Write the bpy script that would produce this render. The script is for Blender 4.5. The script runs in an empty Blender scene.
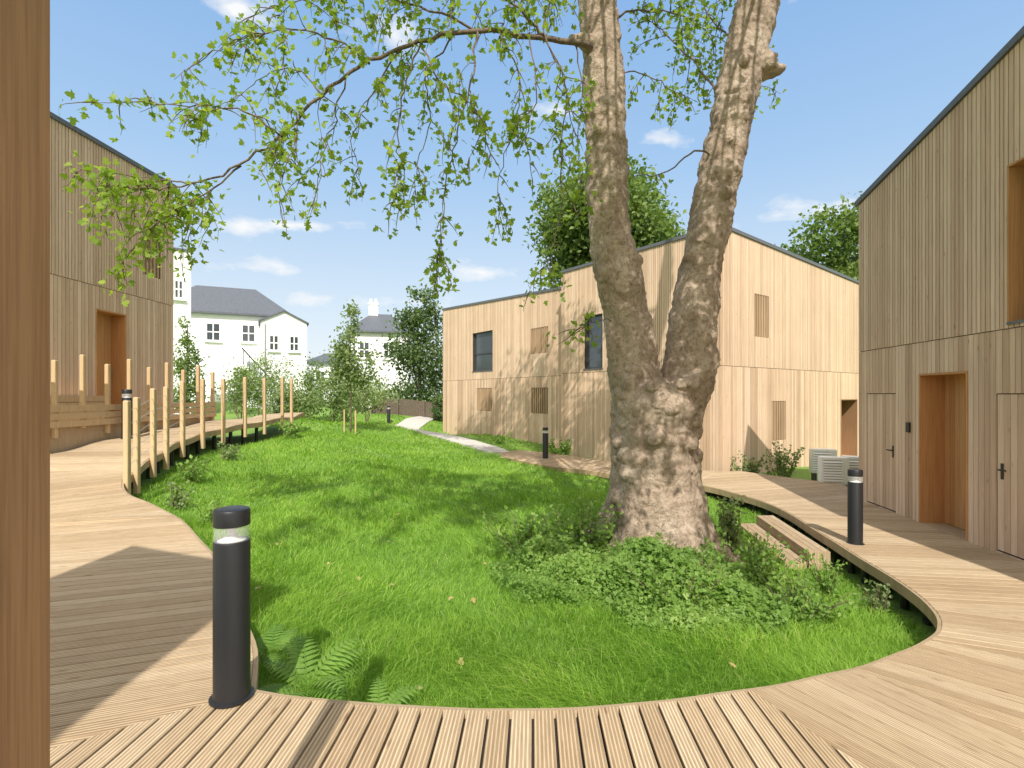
import bpy, bmesh, math, random
import numpy as np
from mathutils import Vector, Matrix, noise
random.seed(7); rng = np.random.default_rng(7)
S = bpy.context.scene; COL = S.collection
F, HY, EYE = 520.0, 395.0, 1.6
def W(px, py, d): return Vector(((px-512)/F*d, d, EYE+(HY-py)/F*d))
R = math.radians
ORD = ['first','second','third','fourth','fifth','sixth','seventh','eighth','ninth','tenth','eleventh','twelfth']

# ------------------------------------------------------------ tagging
def tag(o, label=None, cat=None, group=None, kind=None):
    if label: o['label'] = label
    if cat: o['category'] = cat
    if group: o['group'] = group
    if kind: o['kind'] = kind
    return o
def empty(name, loc, label, cat, group=None, rz=0):
    o = bpy.data.objects.new(name, None); COL.objects.link(o)
    o.location = loc; o.rotation_euler = (0,0,rz); o.empty_display_size = .1
    return tag(o, label, cat, group)
def link(name, me, parent=None, world=False):
    o = bpy.data.objects.new(name, me); COL.objects.link(o)
    if parent is not None:
        o.parent = parent
        if world and parent.type == 'EMPTY':
            o.matrix_parent_inverse = Matrix.Translation(parent.location).inverted()
    return o
def copy_tree(o, parent=None):
    c = o.copy(); COL.objects.link(c)
    if parent is not None: c.parent = parent
    for ch in list(o.children): copy_tree(ch, c)
    return c

# ------------------------------------------------------------ mesh builder
class MB:
    def __init__(s): s.v=[]; s.f=[]; s.uv=[]; s.t=[]
    def poly(s, pts, uv=None, t=.5):
        i=len(s.v); s.v += [tuple(p) for p in pts]; s.f.append(tuple(range(i,i+len(pts))))
        s.uv += uv if uv else [(p[0]+p[1],p[2]) for p in pts]; s.t.append(t)
    def hexa(s, c, uv=None, t=.5):
        i=len(s.v); s.v += [tuple(p) for p in c]
        if uv is None: uv=[(p[0]+p[1],p[2]) for p in c]
        for f in ((3,2,1,0),(4,5,6,7),(0,1,5,4),(1,2,6,5),(2,3,7,6),(3,0,4,7)):
            s.f.append(tuple(i+k for k in f)); s.uv += [uv[k] for k in f]; s.t.append(t)
    def box(s, x0,x1,y0,y1,z0,z1,t=.5):
        s.hexa([(x0,y0,z0),(x1,y0,z0),(x1,y1,z0),(x0,y1,z0),(x0,y0,z1),(x1,y0,z1),(x1,y1,z1),(x0,y1,z1)],t=t)
    def lbox(s, fr, u0,u1,n0,n1,z0,z1,z1b=None,t=.5):
        A,U,N = fr
        if z1b is None: z1b=z1
        def P(u,n,z): return (A[0]+U[0]*u+N[0]*n, A[1]+U[1]*u+N[1]*n, z)
        s.hexa([P(u0,n1,z0),P(u1,n1,z0),P(u1,n0,z0),P(u0,n0,z0),P(u0,n1,z1),P(u1,n1,z1b),P(u1,n0,z1b),P(u0,n0,z1)],
               uv=[(u0+n1,z0),(u1+n1,z0),(u1+n0,z0),(u0+n0,z0),(u0+n1,z1),(u1+n1,z1b),(u1+n0,z1b),(u0+n0,z1)],t=t)
    def prism(s, pts, zt, zb, uv=None, t=.5):
        n=len(pts)
        if uv is None: uv=[(p[0],p[1]) for p in pts]
        top=[(p[0],p[1],z) for p,z in zip(pts,zt)]; bot=[(p[0],p[1],z) for p,z in zip(pts,zb)]
        s.poly(top,list(uv),t); s.poly(bot[::-1],list(uv)[::-1],t)
        for i in range(n):
            j=(i+1)%n; s.poly([bot[i],bot[j],top[j],top[i]],[uv[i],uv[j],uv[j],uv[i]],t)
    def tube(s, pts, rad, seg=8, t=.5, lobes=None):
        pts=[Vector(p) for p in pts]; n=len(pts); rings=[]
        ref=Vector((.31,.95,.02)); L=0
        for k in range(n):
            T=(pts[min(k+1,n-1)]-pts[max(k-1,0)]).normalized()
            a=T.cross(ref)
            if a.length<.05: a=T.cross(Vector((1,0,0)))
            a.normalize(); b=T.cross(a); base=len(s.v)
            for q in range(seg):
                th=2*math.pi*q/seg; r=rad[k]
                if lobes: r*=1+lobes[k]*math.cos(5*th+1)+.5*lobes[k]*math.cos(3*th+k*.05)
                s.v.append(tuple(pts[k]+a*(math.cos(th)*r)+b*(math.sin(th)*r)))
            rings.append(base)
        for k in range(n-1):
            for q in range(seg):
                q2=(q+1)%seg
                s.f.append((rings[k]+q,rings[k]+q2,rings[k+1]+q2,rings[k+1]+q))
                s.uv += [(q/seg,k),(( q+1)/seg,k),((q+1)/seg,k+1),(q/seg,k+1)]; s.t.append(t)
        for base in (rings[0],rings[-1]):
            s.f.append(tuple(range(base,base+seg))); s.uv += [(0,0)]*seg; s.t.append(t)
    def lathe(s, prof, seg=32, c=(0,0,0), t=.5):
        base=len(s.v)
        for r,z in prof:
            for q in range(seg):
                th=2*math.pi*q/seg; s.v.append((c[0]+r*math.cos(th),c[1]+r*math.sin(th),c[2]+z))
        for k in range(len(prof)-1):
            for q in range(seg):
                q2=(q+1)%seg
                s.f.append((base+k*seg+q,base+k*seg+q2,base+(k+1)*seg+q2,base+(k+1)*seg+q))
                s.uv += [(q/seg,prof[k][1]),((q+1)/seg,prof[k][1]),((q+1)/seg,prof[k+1][1]),(q/seg,prof[k+1][1])]; s.t.append(t)
    def mesh(s, name, m, smooth=False, fixn=True):
        me=bpy.data.meshes.new(name); me.from_pydata(s.v,[],s.f)
        ul=me.uv_layers.new(name='UVMap'); ul.data.foreach_set('uv',np.array(s.uv,dtype=np.float32).ravel())
        at=me.attributes.new('tint','FLOAT','FACE'); at.data.foreach_set('value',np.array(s.t,dtype=np.float32))
        if fixn:
            bm=bmesh.new(); bm.from_mesh(me); bmesh.ops.recalc_face_normals(bm,faces=bm.faces); bm.to_mesh(me); bm.free()
        if m: me.materials.append(m)
        if smooth: me.polygons.foreach_set('use_smooth',[True]*len(me.polygons))
        me.update(); return me
    def build(s, name, m, parent=None, world=False, smooth=False):
        return link(name, s.mesh(name,m,smooth), parent, world)

def inst_mesh(name, tv, tf, P, M, tint, m):
    tv=np.asarray(tv,float); N=len(P); k=len(tv)
    V=(np.einsum('nij,kj->nki',M,tv)+P[:,None,:]).reshape(-1,3)
    lt=np.concatenate([np.array(f) for f in tf]); per=len(lt)
    loops=(np.arange(N)[:,None]*k+lt[None,:]).ravel()
    st=np.cumsum([0]+[len(f) for f in tf[:-1]])
    starts=(np.arange(N)[:,None]*per+st[None,:]).ravel()
    me=bpy.data.meshes.new(name)
    me.vertices.add(len(V)); me.vertices.foreach_set('co',V.astype(np.float32).ravel())
    me.loops.add(len(loops)); me.loops.foreach_set('vertex_index',loops.astype(np.int32))
    me.polygons.add(len(starts)); me.polygons.foreach_set('loop_start',starts.astype(np.int32))
    me.update(calc_edges=True)
    at=me.attributes.new('tint','FLOAT','FACE'); at.data.foreach_set('value',np.repeat(tint,len(tf)).astype(np.float32))
    me.materials.append(m); return me
def frames(nrm, spin):
    n=nrm/np.linalg.norm(nrm,axis=1,keepdims=True)
    ref=np.where(np.abs(n[:,2:3])<.9,np.array([[0,0,1.]]),np.array([[1.,0,0]]))
    a=np.cross(ref,n); a/=np.linalg.norm(a,axis=1,keepdims=True); b=np.cross(n,a)
    c,s=np.cos(spin)[:,None],np.sin(spin)[:,None]
    return np.stack([a*c+b*s,-a*s+b*c,n],axis=2)
LEAF4=([(0,0,0),(.32,.45,.06),(0,1,-.06),(-.32,.45,.06)],[(0,1,2),(0,2,3)])
TRI=([(0,0,0),(.5,-.05,.05),(.62,.38,.0),(.1,.3,.03),(.42,.75,-.02),(0,1.1,-.05),(-.42,.75,-.02),(-.1,.3,.03),(-.62,.38,.0),(-.5,-.05,.05)],[(0,1,2,3),(0,3,4,5,6,7),(0,7,8,9)])
def palm():
    v=[]
    for a,r in ((180,.12),(128,.42),(100,.3),(72,.78),(48,.42),(28,.72),(0,1.0),(-28,.72),(-48,.42),(-72,.78),(-100,.3),(-128,.42)):
        v.append((math.sin(R(a))*r*.62,.3+math.cos(R(a))*r*.62,.03*math.sin(3*R(a))))
    return v,[tuple(range(len(v)))]
PALM=palm()

# ------------------------------------------------------------ materials
def newmat(name):
    m=bpy.data.materials.new(name); m.use_nodes=True; nt=m.node_tree
    b=nt.nodes['Principled BSDF']; return m,nt,b
def N(nt,t,**k):
    n=nt.nodes.new(t)
    for a,v in k.items():
        if a in ('operation','blend_type','data_type','attribute_name'): setattr(n,a,v)
        else: n.inputs[a].default_value=v
    return n
def ramp(nt,fac,stops):
    r=nt.nodes.new('ShaderNodeValToRGB'); e=r.color_ramp.elements
    while len(e)<len(stops): e.new(.5)
    for x,(p,c) in zip(e,stops): x.position=p; x.color=(*c,1) if len(c)==3 else c
    nt.links.new(fac,r.inputs[0]); return r.outputs[0]
def mul(nt,a,b,fac=1.0,bt='MULTIPLY'):
    m=nt.nodes.new('ShaderNodeMix'); m.data_type='RGBA'; m.blend_type=bt; m.inputs[0].default_value=fac
    nt.links.new(a,m.inputs[6]); nt.links.new(b,m.inputs[7]); return m.outputs[2]
def mth(nt,op,a,b=None):
    n=nt.nodes.new('ShaderNodeMath'); n.operation=op
    for i,v in enumerate((a,b)):
        if v is None: continue
        if isinstance(v,(int,float)): n.inputs[i].default_value=v
        else: nt.links.new(v,n.inputs[i])
    return n.outputs[0]
def plain(name,c,rough=.6,metal=0,bump=0,scale=30,var=.15):
    m,nt,b=newmat(name); b.inputs['Roughness'].default_value=rough; b.inputs['Metallic'].default_value=metal
    tc=nt.nodes.new('ShaderNodeTexCoord'); n=N(nt,'ShaderNodeTexNoise',Scale=scale,Detail=5.0); nt.links.new(tc.outputs['Object'],n.inputs['Vector'])
    lo=tuple(x*(1-var) for x in c); hi=tuple(min(1,x*(1+var)) for x in c)
    nt.links.new(ramp(nt,n.outputs[0],[(.3,lo),(.7,hi)]),b.inputs['Base Color'])
    if bump:
        bp=N(nt,'ShaderNodeBump',Strength=bump,Distance=.01); nt.links.new(n.outputs[0],bp.inputs['Height']); nt.links.new(bp.outputs[0],b.inputs['Normal'])
    return m
def timber(name, stops, groove=0, rough=.7, stain=.2, knots=True, fine=60, along=1.6, grain=.85):
    m,nt,b=newmat(name); L=nt.links; b.inputs['Roughness'].default_value=rough
    b.inputs['Specular IOR Level'].default_value=.25
    at=N(nt,'ShaderNodeAttribute',attribute_name='tint'); uv=nt.nodes.new('ShaderNodeTexCoord')
    col=ramp(nt,at.outputs['Fac'],stops)
    off=mth(nt,'MULTIPLY',at.outputs['Fac'],37.0)
    cmb=nt.nodes.new('ShaderNodeCombineXYZ'); L.new(off,cmb.inputs[2]); L.new(off,cmb.inputs[1])
    add=N(nt,'ShaderNodeVectorMath',operation='ADD'); L.new(uv.outputs['UV'],add.inputs[0]); L.new(cmb.outputs[0],add.inputs[1])
    mp=nt.nodes.new('ShaderNodeMapping'); mp.inputs['Scale'].default_value=(fine,along,1); L.new(add.outputs[0],mp.inputs[0])
    n1=N(nt,'ShaderNodeTexNoise',Scale=1.0,Detail=6.0,Roughness=.6); L.new(mp.outputs[0],n1.inputs['Vector'])
    col=mul(nt,col,ramp(nt,n1.outputs[0],[(.25,(.70,.66,.62)),(.6,(1.05,1.03,1.0))]),grain)
    n2=N(nt,'ShaderNodeTexNoise',Scale=1.1,Detail=4.0); L.new(uv.outputs['Object'],n2.inputs['Vector'])
    col=mul(nt,col,ramp(nt,n2.outputs[0],[(.3,(.80,.78,.76)),(.65,(1.06,1.04,1.02))]),stain*2)
    if knots:
        mk=nt.nodes.new('ShaderNodeMapping'); mk.inputs['Scale'].default_value=(9,2.2,1); L.new(add.outputs[0],mk.inputs[0])
        vo=N(nt,'ShaderNodeTexVoronoi',Scale=1.0); L.new(mk.outputs[0],vo.inputs['Vector'])
        col=mul(nt,col,ramp(nt,vo.outputs['Distance'],[(.04,(.42,.3,.2)),(.11,(1,1,1))]),.6)
    L.new(col,b.inputs['Base Color'])
    bp=N(nt,'ShaderNodeBump',Strength=.25,Distance=.004); L.new(n1.outputs[0],bp.inputs['Height'])
    if groove:
        sx=nt.nodes.new('ShaderNodeSeparateXYZ'); L.new(uv.outputs['UV'],sx.inputs[0])
        sn=mth(nt,'SINE',mth(nt,'MULTIPLY',sx.outputs[0],2*math.pi/groove))
        col2=mul(nt,col,ramp(nt,sn,[(0.0,(.56,.51,.45)),(.40,(1,1,1))]),.85); L.new(col2,b.inputs['Base Color'])
        b2=N(nt,'ShaderNodeBump',Strength=.6,Distance=.004); L.new(sn,b2.inputs['Height']); L.new(bp.outputs[0],b2.inputs['Normal']); L.new(b2.outputs[0],b.inputs['Normal'])
    else: L.new(bp.outputs[0],b.inputs['Normal'])
    return m
def leafmat(name, stops, trans=.35, rough=.5, patch=None):
    m,nt,b=newmat(name); L=nt.links
    at=N(nt,'ShaderNodeAttribute',attribute_name='tint'); col=ramp(nt,at.outputs['Fac'],stops)
    if patch:
        tc=nt.nodes.new('ShaderNodeTexCoord'); n=N(nt,'ShaderNodeTexNoise',Scale=patch,Detail=4.0); L.new(tc.outputs['Object'],n.inputs['Vector'])
        col=mul(nt,col,ramp(nt,n.outputs[0],[(.32,(.74,.82,.74)),(.66,(1.12,1.06,1.0))]),.9)
    b.inputs['Roughness'].default_value=rough; b.inputs['Specular IOR Level'].default_value=.3; L.new(col,b.inputs['Base Color'])
    tr=nt.nodes.new('ShaderNodeBsdfTranslucent'); L.new(mul(nt,col,ramp(nt,at.outputs['Fac'],[(0,(1.45,1.5,.75)),(1,(1.5,1.5,.75))]),1),tr.inputs[0])
    mx=nt.nodes.new('ShaderNodeMixShader'); mx.inputs[0].default_value=trans
    out=nt.nodes['Material Output']; L.new(b.outputs[0],mx.inputs[1]); L.new(tr.outputs[0],mx.inputs[2]); L.new(mx.outputs[0],out.inputs[0])
    return m
M={}
M['clad']=timber('cladding_timber',[(0,(.55,.385,.265)),(.35,(.675,.485,.34)),(.75,(.74,.55,.395)),(1,(.82,.63,.475))],stain=.14,grain=.7)
M['cladup']=timber('upper_cladding_timber',[(0,(.61,.44,.31)),(.5,(.72,.535,.385)),(1,(.80,.62,.465))],stain=.14,grain=.7)
M['louvre']=timber('louvre_timber',[(0,(.42,.29,.18)),(1,(.52,.37,.24))],knots=False)
M['deck']=timber('decking_timber',[(0,(.57,.435,.285)),(.5,(.665,.525,.355)),(1,(.75,.615,.435))],groove=.0194,along=6,fine=90)
M['post']=timber('post_timber',[(0,(.56,.405,.235)),(1,(.64,.475,.285))],stain=.05)
M['cedar']=timber('cedar_door_timber',[(0,(.50,.25,.10)),(1,(.62,.335,.145))],stain=.1,knots=False)
M['frame']=timber('dark_jamb_timber',[(0,(.27,.155,.085)),(1,(.40,.24,.14))],stain=.3,knots=False,fine=130,along=2.5,grain=1.0)
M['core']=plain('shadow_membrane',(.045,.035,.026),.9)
M['roof']=plain('roof_metal',(.12,.125,.135),.5)
M['black']=plain('black_powder_coat',(.017,.018,.021),.42,bump=.15,scale=200)
M['dark']=plain('dark_frame',(.05,.05,.055),.5)
M['white']=plain('white_render',(.92,.92,.92),.7,var=.04,scale=3)
M['slate']=plain('slate_roof',(.11,.12,.14),.6,scale=12,var=.3)
M['steel']=plain('steel_wire',(.5,.5,.49),.5,.3)
M['hp']=plain('white_enamel',(.92,.92,.90),.4,var=.03)
M['grille']=plain('grey_grille',(.35,.36,.37),.5)
M['gravel']=plain('pale_path_gravel',(.54,.51,.46),.9,bump=.6,scale=60,var=.3)
M['fence']=plain('dark_fence_timber',(.13,.10,.075),.85,scale=20,var=.4)
g,nt,b=newmat('window_glass'); b.inputs['Base Color'].default_value=(.05,.06,.07,1); b.inputs['Roughness'].default_value=.04; b.inputs['Specular IOR Level'].default_value=.9; M['glass']=g
g,nt,b=newmat('clear_acrylic'); b.inputs['Base Color'].default_value=(.9,.92,.93,1); b.inputs['Roughness'].default_value=.06
tr=nt.nodes.new('ShaderNodeBsdfTransparent'); mx=nt.nodes.new('ShaderNodeMixShader'); mx.inputs[0].default_value=.24; nt.links.new(tr.outputs[0],mx.inputs[1]); nt.links.new(b.outputs[0],mx.inputs[2]); nt.links.new(mx.outputs[0],nt.nodes['Material Output'].inputs[0]); M['lens']=g
M['core_white']=plain('lamp_reflector',(.75,.75,.73),.35)
M['leaf']=leafmat('plane_leaf',[(0,(.135,.225,.024)),(.5,(.225,.335,.042)),(1,(.37,.455,.08))],.5)
M['grass']=leafmat('grass_blade',[(0,(.135,.27,.034)),(.5,(.255,.445,.058)),(.9,(.39,.56,.11)),(1,(.52,.53,.22))],.42,.6,patch=.5)
M['cover']=leafmat('groundcover_leaf',[(0,(.12,.225,.042)),(.6,(.22,.36,.075)),(1,(.36,.49,.14))],.42)
M['fern']=leafmat('fern_frond',[(0,(.14,.28,.045)),(1,(.30,.46,.10))],.45)
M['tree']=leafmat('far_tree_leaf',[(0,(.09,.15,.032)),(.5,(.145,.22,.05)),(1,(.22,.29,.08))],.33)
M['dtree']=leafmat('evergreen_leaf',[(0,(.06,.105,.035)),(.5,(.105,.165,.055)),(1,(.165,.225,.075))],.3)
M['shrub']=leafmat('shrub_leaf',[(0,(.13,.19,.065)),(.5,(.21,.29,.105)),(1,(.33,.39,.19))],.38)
M['dry']=leafmat('dry_leaf',[(0,(.40,.30,.11)),(1,(.55,.46,.22))],.2)
# bark
g,nt,b=newmat('plane_bark'); L=nt.links; tc=nt.nodes.new('ShaderNodeTexCoord')
mp=nt.nodes.new('ShaderNodeMapping'); mp.inputs['Scale'].default_value=(1,1,.8); L.new(tc.outputs['Object'],mp.inputs[0])
n1=N(nt,'ShaderNodeTexNoise',Scale=3.0,Detail=11.0,Roughness=.68,Distortion=.3); L.new(mp.outputs[0],n1.inputs['Vector'])
v1=N(nt,'ShaderNodeTexVoronoi',Scale=16.0); v1.inputs['Randomness'].default_value=1; L.new(mp.outputs[0],v1.inputs['Vector'])
n2=N(nt,'ShaderNodeTexNoise',Scale=26.0,Detail=9.0,Roughness=.7,Distortion=.6); L.new(mp.outputs[0],n2.inputs['Vector'])
c=ramp(nt,n1.outputs[0],[(.30,(.32,.245,.18)),(.45,(.44,.345,.26)),(.58,(.53,.43,.33)),(.74,(.63,.54,.44))])
c=mul(nt,c,ramp(nt,v1.outputs['Color'],[(.2,(.84,.80,.77)),(.8,(1.04,1.03,1.02))]),.85)
c=mul(nt,c,ramp(nt,n2.outputs[0],[(.37,(.46,.41,.36)),(.50,(1,1,1))]),.8)
L.new(c,b.inputs['Base Color']); b.inputs['Roughness'].default_value=.88
bp=N(nt,'ShaderNodeBump',Strength=1.0,Distance=.04); L.new(mth(nt,'ADD',n1.outputs[0],n2.outputs[0]),bp.inputs['Height']); L.new(bp.outputs[0],b.inputs['Normal']); M['bark']=g
M['twig']=plain('twig_bark',(.15,.11,.075),.85,scale=20,var=.4)
# ground
g,nt,b=newmat('lawn_soil'); L=nt.links; tc=nt.nodes.new('ShaderNodeTexCoord')
n1=N(nt,'ShaderNodeTexNoise',Scale=1.2,Detail=6.0); L.new(tc.outputs['Object'],n1.inputs['Vector'])
n2=N(nt,'ShaderNodeTexNoise',Scale=30.0,Detail=4.0); L.new(tc.outputs['Object'],n2.inputs['Vector'])
c=ramp(nt,n1.outputs[0],[(.3,(.13,.235,.04)),(.55,(.19,.33,.05)),(.72,(.24,.37,.065))])
c=mul(nt,c,ramp(nt,n2.outputs[0],[(.3,(.6,.6,.55)),(.7,(1.2,1.2,1.1))]),.8); L.new(c,b.inputs['Base Color']); b.inputs['Roughness'].default_value=.95; M['ground']=g

# ------------------------------------------------------------ height fields
def idw(ctrl, p=3.0, eps=.3):
    C=np.array(ctrl,float)
    def f(x,y):
        x=np.asarray(x,float); y=np.asarray(y,float); sh=x.shape
        x=x.ravel(); y=y.ravel(); out=np.empty(len(x))
        for i in range(0,len(x),20000):
            d2=(x[i:i+20000,None]-C[None,:,0])**2+(y[i:i+20000,None]-C[None,:,1])**2+eps
            w=d2**(-p/2); out[i:i+20000]=(w*C[None,:,2]).sum(1)/w.sum(1)
        return out.reshape(sh) if sh else float(out[0])
    return f
gz=idw([(-1.5,3.2,-.27),(0,3,-.32),(1.5,3.3,-.38),(3,4.2,-.58),(3.6,5,-.78),(3.95,5.8,-.86),(4.0,6.8,-.86),(4.1,8.5,-.82),(1.9,6.8,-.52),(1.5,5.3,-.42),(2.2,9,-.68),
 (0,6,-.38),(-2,5.8,-.28),(-3.6,7,-.12),(-5,8.3,.02),(-5.8,10.5,.25),(-6.2,12,.36),(-6,15,.5),(-3,10,-.05),(0,10,-.42),(0,14,-.55),(3,11.5,-.7),(-2,16,-.3),
 (-3.7,26,-.55),(2,18,-.68),(-6.5,22,.4),(-9,20,.8),(-8.6,10,.55),(-9,12.5,.7),(-12,15,.8),(6,14,-.7),(10,18,-.7),(8,5,-.8),(6,8,-.8),(5,3,-.75),(-8,30,.5),(0,40,0),
 (-20,40,1.2),(20,40,-.3),(-12,0,-.3),(-5,4,-.35),(-7,6.5,-.2),(-7,9,.15),(-3,2,-.4),(15,0,-.8),(0,-5,-.5),(2,1,-.45),(0,1,-.4),(0,90,0),(60,60,0),(-60,60,1),(-60,-40,0),(60,-40,0),(0,-60,0),(200,200,0),(-200,200,0)],2.6,1.1)
dz=idw([(-1.42,2.82,0),(-1.12,2.75,0),(-.59,2.72,-.03),(-.06,2.74,-.06),(.48,2.82,-.1),(1.09,3.0,-.15),(1.8,3.26,-.2),(2.58,3.64,-.27),(3.29,4.1,-.33),(3.62,4.37,-.36),(3.9,4.79,-.38),
 (4.14,5.47,-.4),(4.3,6.4,-.4),(4.5,7.6,-.4),(4.74,9.2,-.4),(4.56,10.4,-.4),(4.2,11.7,-.4),(2.7,13,-.4),(1,14.6,-.4),(-1,17.3,-.4),(-3,21.7,-.4),(-2.36,4.27,0),(-3.15,5.37,.0),
 (-4.4,6.6,.1),(-5.2,7.05,.24),(-5.75,7.7,.38),(-6.2,9,.56),(-6.6,10.3,.7),(-6.8,11.7,.8),(-6.7,13,.88),(-6.7,15,.95),(-7.2,18,1),(-8,9,.58),(-8,10.5,.72),(-8,12,.82),(-8.2,14,.92),
 (-7.6,7.8,.38),(-6.6,6.5,.2),(-6,5,.03),(-5,2,0),(-3,1,0),(0,0,-.03),(0,-2,-.03),(2,.5,-.14),(4,1.5,-.27),(5.3,3,-.36),(5.8,5,-.4),(6.2,7,-.4),(6.6,9.9,-.4),(6,11.5,-.4)],3.0,.25)

# ------------------------------------------------------------ curves
def catmull(pts, step=6):
    P=[np.array(p,float) for p in pts]; P=[2*P[0]-P[1]]+P+[2*P[-1]-P[-2]]; out=[]
    for i in range(1,len(P)-2):
        for k in range(step):
            t=k/step
            out.append(.5*((2*P[i])+(-P[i-1]+P[i+1])*t+(2*P[i-1]-5*P[i]+4*P[i+1]-P[i+2])*t*t+(-P[i-1]+3*P[i]-3*P[i+1]+P[i+2])*t**3))
    out.append(P[-2]); return out
def cut(curve, a, b):
    C=np.array(curve); i=int(((C-np.array(a))**2).sum(1).argmin()); j=int(((C-np.array(b))**2).sum(1).argmin())
    return [tuple(c) for c in C[i:j+1]]
RIGHT=catmull([(-1.42,2.82),(-1.12,2.755),(-.587,2.725),(-.06,2.74),(.478,2.824),(1.086,3.0),(1.806,3.26),(2.576,3.64),(3.29,4.096),(3.617,4.374),(3.896,4.79),(4.136,5.47),(4.296,6.42),(4.496,7.59),(4.74,9.2),(4.6,10.4),(4.1,11.7),(2.7,13),(1.07,14.65),(-1.07,17.3),(-3.0,21.7)])
LEFT=catmull([(-1.42,2.82),(-1.71,3.4),(-2.36,4.27),(-3.15,5.37),(-4.4,6.6),(-5.2,7.05),(-5.75,7.7),(-6.2,9),(-6.6,10.3),(-6.8,11.7),(-6.75,13),(-6.7,15),(-7.2,18)])

def clip(poly, nx, ny, c, keep_less):
    out=[]; n=len(poly)
    for i in range(n):
        p,q=poly[i],poly[(i+1)%n]; dp=p[0]*nx+p[1]*ny-c; dq=q[0]*nx+q[1]*ny-c
        if not keep_less: dp,dq=-dp,-dq
        if dp<=0: out.append(p)
        if (dp<0<dq) or (dq<0<dp):
            t=dp/(dp-dq); out.append((p[0]+(q[0]-p[0])*t,p[1]+(q[1]-p[1])*t))
    return out
def planks(mb, poly, d, zf, bw=.116, gap=.014, th=.03):
    l=math.hypot(*d); d=(d[0]/l,d[1]/l); nx,ny=-d[1],d[0]
    pr=[p[0]*nx+p[1]*ny for p in poly]; k=math.floor(min(pr)/bw)
    while k*bw<max(pr):
        c=clip(clip(poly,nx,ny,k*bw+gap/2,False),nx,ny,(k+1)*bw-gap/2,True)
        if len(c)>=3:
            q=[c[0]]
            for p in c[1:]:
                if math.hypot(p[0]-q[-1][0],p[1]-q[-1][1])>1e-4: q.append(p)
            if len(q)>=3:
                x=np.array([p[0] for p in q]); y=np.array([p[1] for p in q]); z=zf(x,y)
                uv=[(p[0]*nx+p[1]*ny-k*bw,p[0]*d[0]+p[1]*d[1]) for p in q]
                mb.prism(q,list(z),list(z-th),uv,random.random())
        k+=1

# ------------------------------------------------------------ ground
def axis(lo,hi,step,far):
    a=list(np.arange(lo,hi+1e-6,step)); o=[]
    g=step
    x=hi
    while x<far: g*=1.35; x+=g; o.append(x)
    g=step; x=lo; p=[]
    while x>-far: g*=1.35; x-=g; p.append(x)
    return np.array(p[::-1]+a+o)
xs=axis(-14,14,.25,500); ys=axis(-2,32,.25,500)
X,Y=np.meshgrid(xs,ys); Z=gz(X,Y)
def nz(x,y,s): return np.sin(x*s+1.3*np.sin(y*s*.7))*np.cos(y*s*.9+.8*np.sin(x*s*.6))
Z=Z+np.where((np.abs(X)<14)&(Y<32),.02*nz(X,Y,1.7)+.01*nz(X,Y,4.1),0)
nx_,ny_=len(xs),len(ys)
V=np.stack([X.ravel(),Y.ravel(),Z.ravel()],1)
i=np.arange(nx_*ny_).reshape(ny_,nx_); Q=np.stack([i[:-1,:-1],i[:-1,1:],i[1:,1:],i[1:,:-1]],-1).reshape(-1,4)
me=bpy.data.meshes.new('ground'); me.from_pydata(V.tolist(),[],Q.tolist()); me.materials.append(M['ground']); me.polygons.foreach_set('use_smooth',[True]*len(me.polygons))
tag(link('ground',me),'green lawn ground sloping up to the left between the boardwalks','lawn',kind='structure')
def gh(x,y): return gz(x,y)+.02*nz(x,y,1.7)+.01*nz(x,y,4.1)

# ------------------------------------------------------------ decks
mb=MB(); sub=MB(); m1=(-6.4,-.45)
dzl=lambda x,y: dz(x,y)-.045
def dk(mbx,poly,d):
    planks(mbx,poly,d,dz); planks(sub,poly,d,dzl,.55,0.0,.02)  # second layer: dark sheet added below the planks so the gaps look shaded
dk(mb,cut(RIGHT,(-1.42,2.82),(1.45,3.12))+[(3.0,-1.2),(-6.4,-1.2),m1],(0.04,1))
dk(mb,cut(RIGHT,(1.45,3.12),(2.35,3.52))+[(4.9,.2),(5.2,-1.2),(3.0,-1.2)],(.47,-.88))
dk(mb,cut(RIGHT,(2.35,3.52),(3.29,4.096))+[(5.75,2.6),(4.9,.2)],(.72,-.69))
dk(mb,cut(RIGHT,(3.29,4.096),(3.9,4.8))+[(5.95,4.4),(5.75,2.6)],(.92,-.39))
dk(mb,cut(RIGHT,(3.9,4.8),(4.74,9.2))+[(6.5,9.3),(5.95,4.4)],(.99,-.13))
dk(mb,cut(RIGHT,(4.74,9.2),(4.1,11.7))+[(5.3,13.4),(5.9,13.5),(7.4,11.6),(6.75,10.0),(6.5,9.3)],(.95,.3))
dk(mb,cut(RIGHT,(4.1,11.7),(1.07,14.65))+[(2.3,15.9),(4.1,14.4),(5.3,13.4)],(.66,.75))
dk(mb,cut(RIGHT,(1.07,14.65),(-1.07,17.3))+[(.3,18.3),(2.3,15.9)],(.78,.62))
dk(mb,[m1,(-7.2,2.5),(-6.6,5.0)]+cut(LEFT,(-1.42,2.82),(-4.4,6.6))[::-1],(.93,.36))
deck=tag(mb.build('boardwalk',M['deck']),'pale grooved timber boardwalk curving around the front and right of the lawn','boardwalk',kind='structure')
sub.build('gap_shade_sheet',M['core'],deck); sub=MB()
mb=MB()
dk(mb,[(-6.6,5.0),(-8.1,6.4),(-8.05,8.1)]+cut(LEFT,(-4.4,6.6),(-5.85,8.0))[::-1],(.78,.62))
dk(mb,[(-8.05,8.1),(-8.1,14),(-8.5,18)]+cut(LEFT,(-5.85,8.0),(-7.2,18))[::-1],(.99,.12))
rampo=tag(mb.build('ramp',M['deck']),'timber ramp rising along the left side of the lawn','ramp',kind='structure')
sub.build('gap_shade_sheet',M['core'],rampo)
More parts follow.
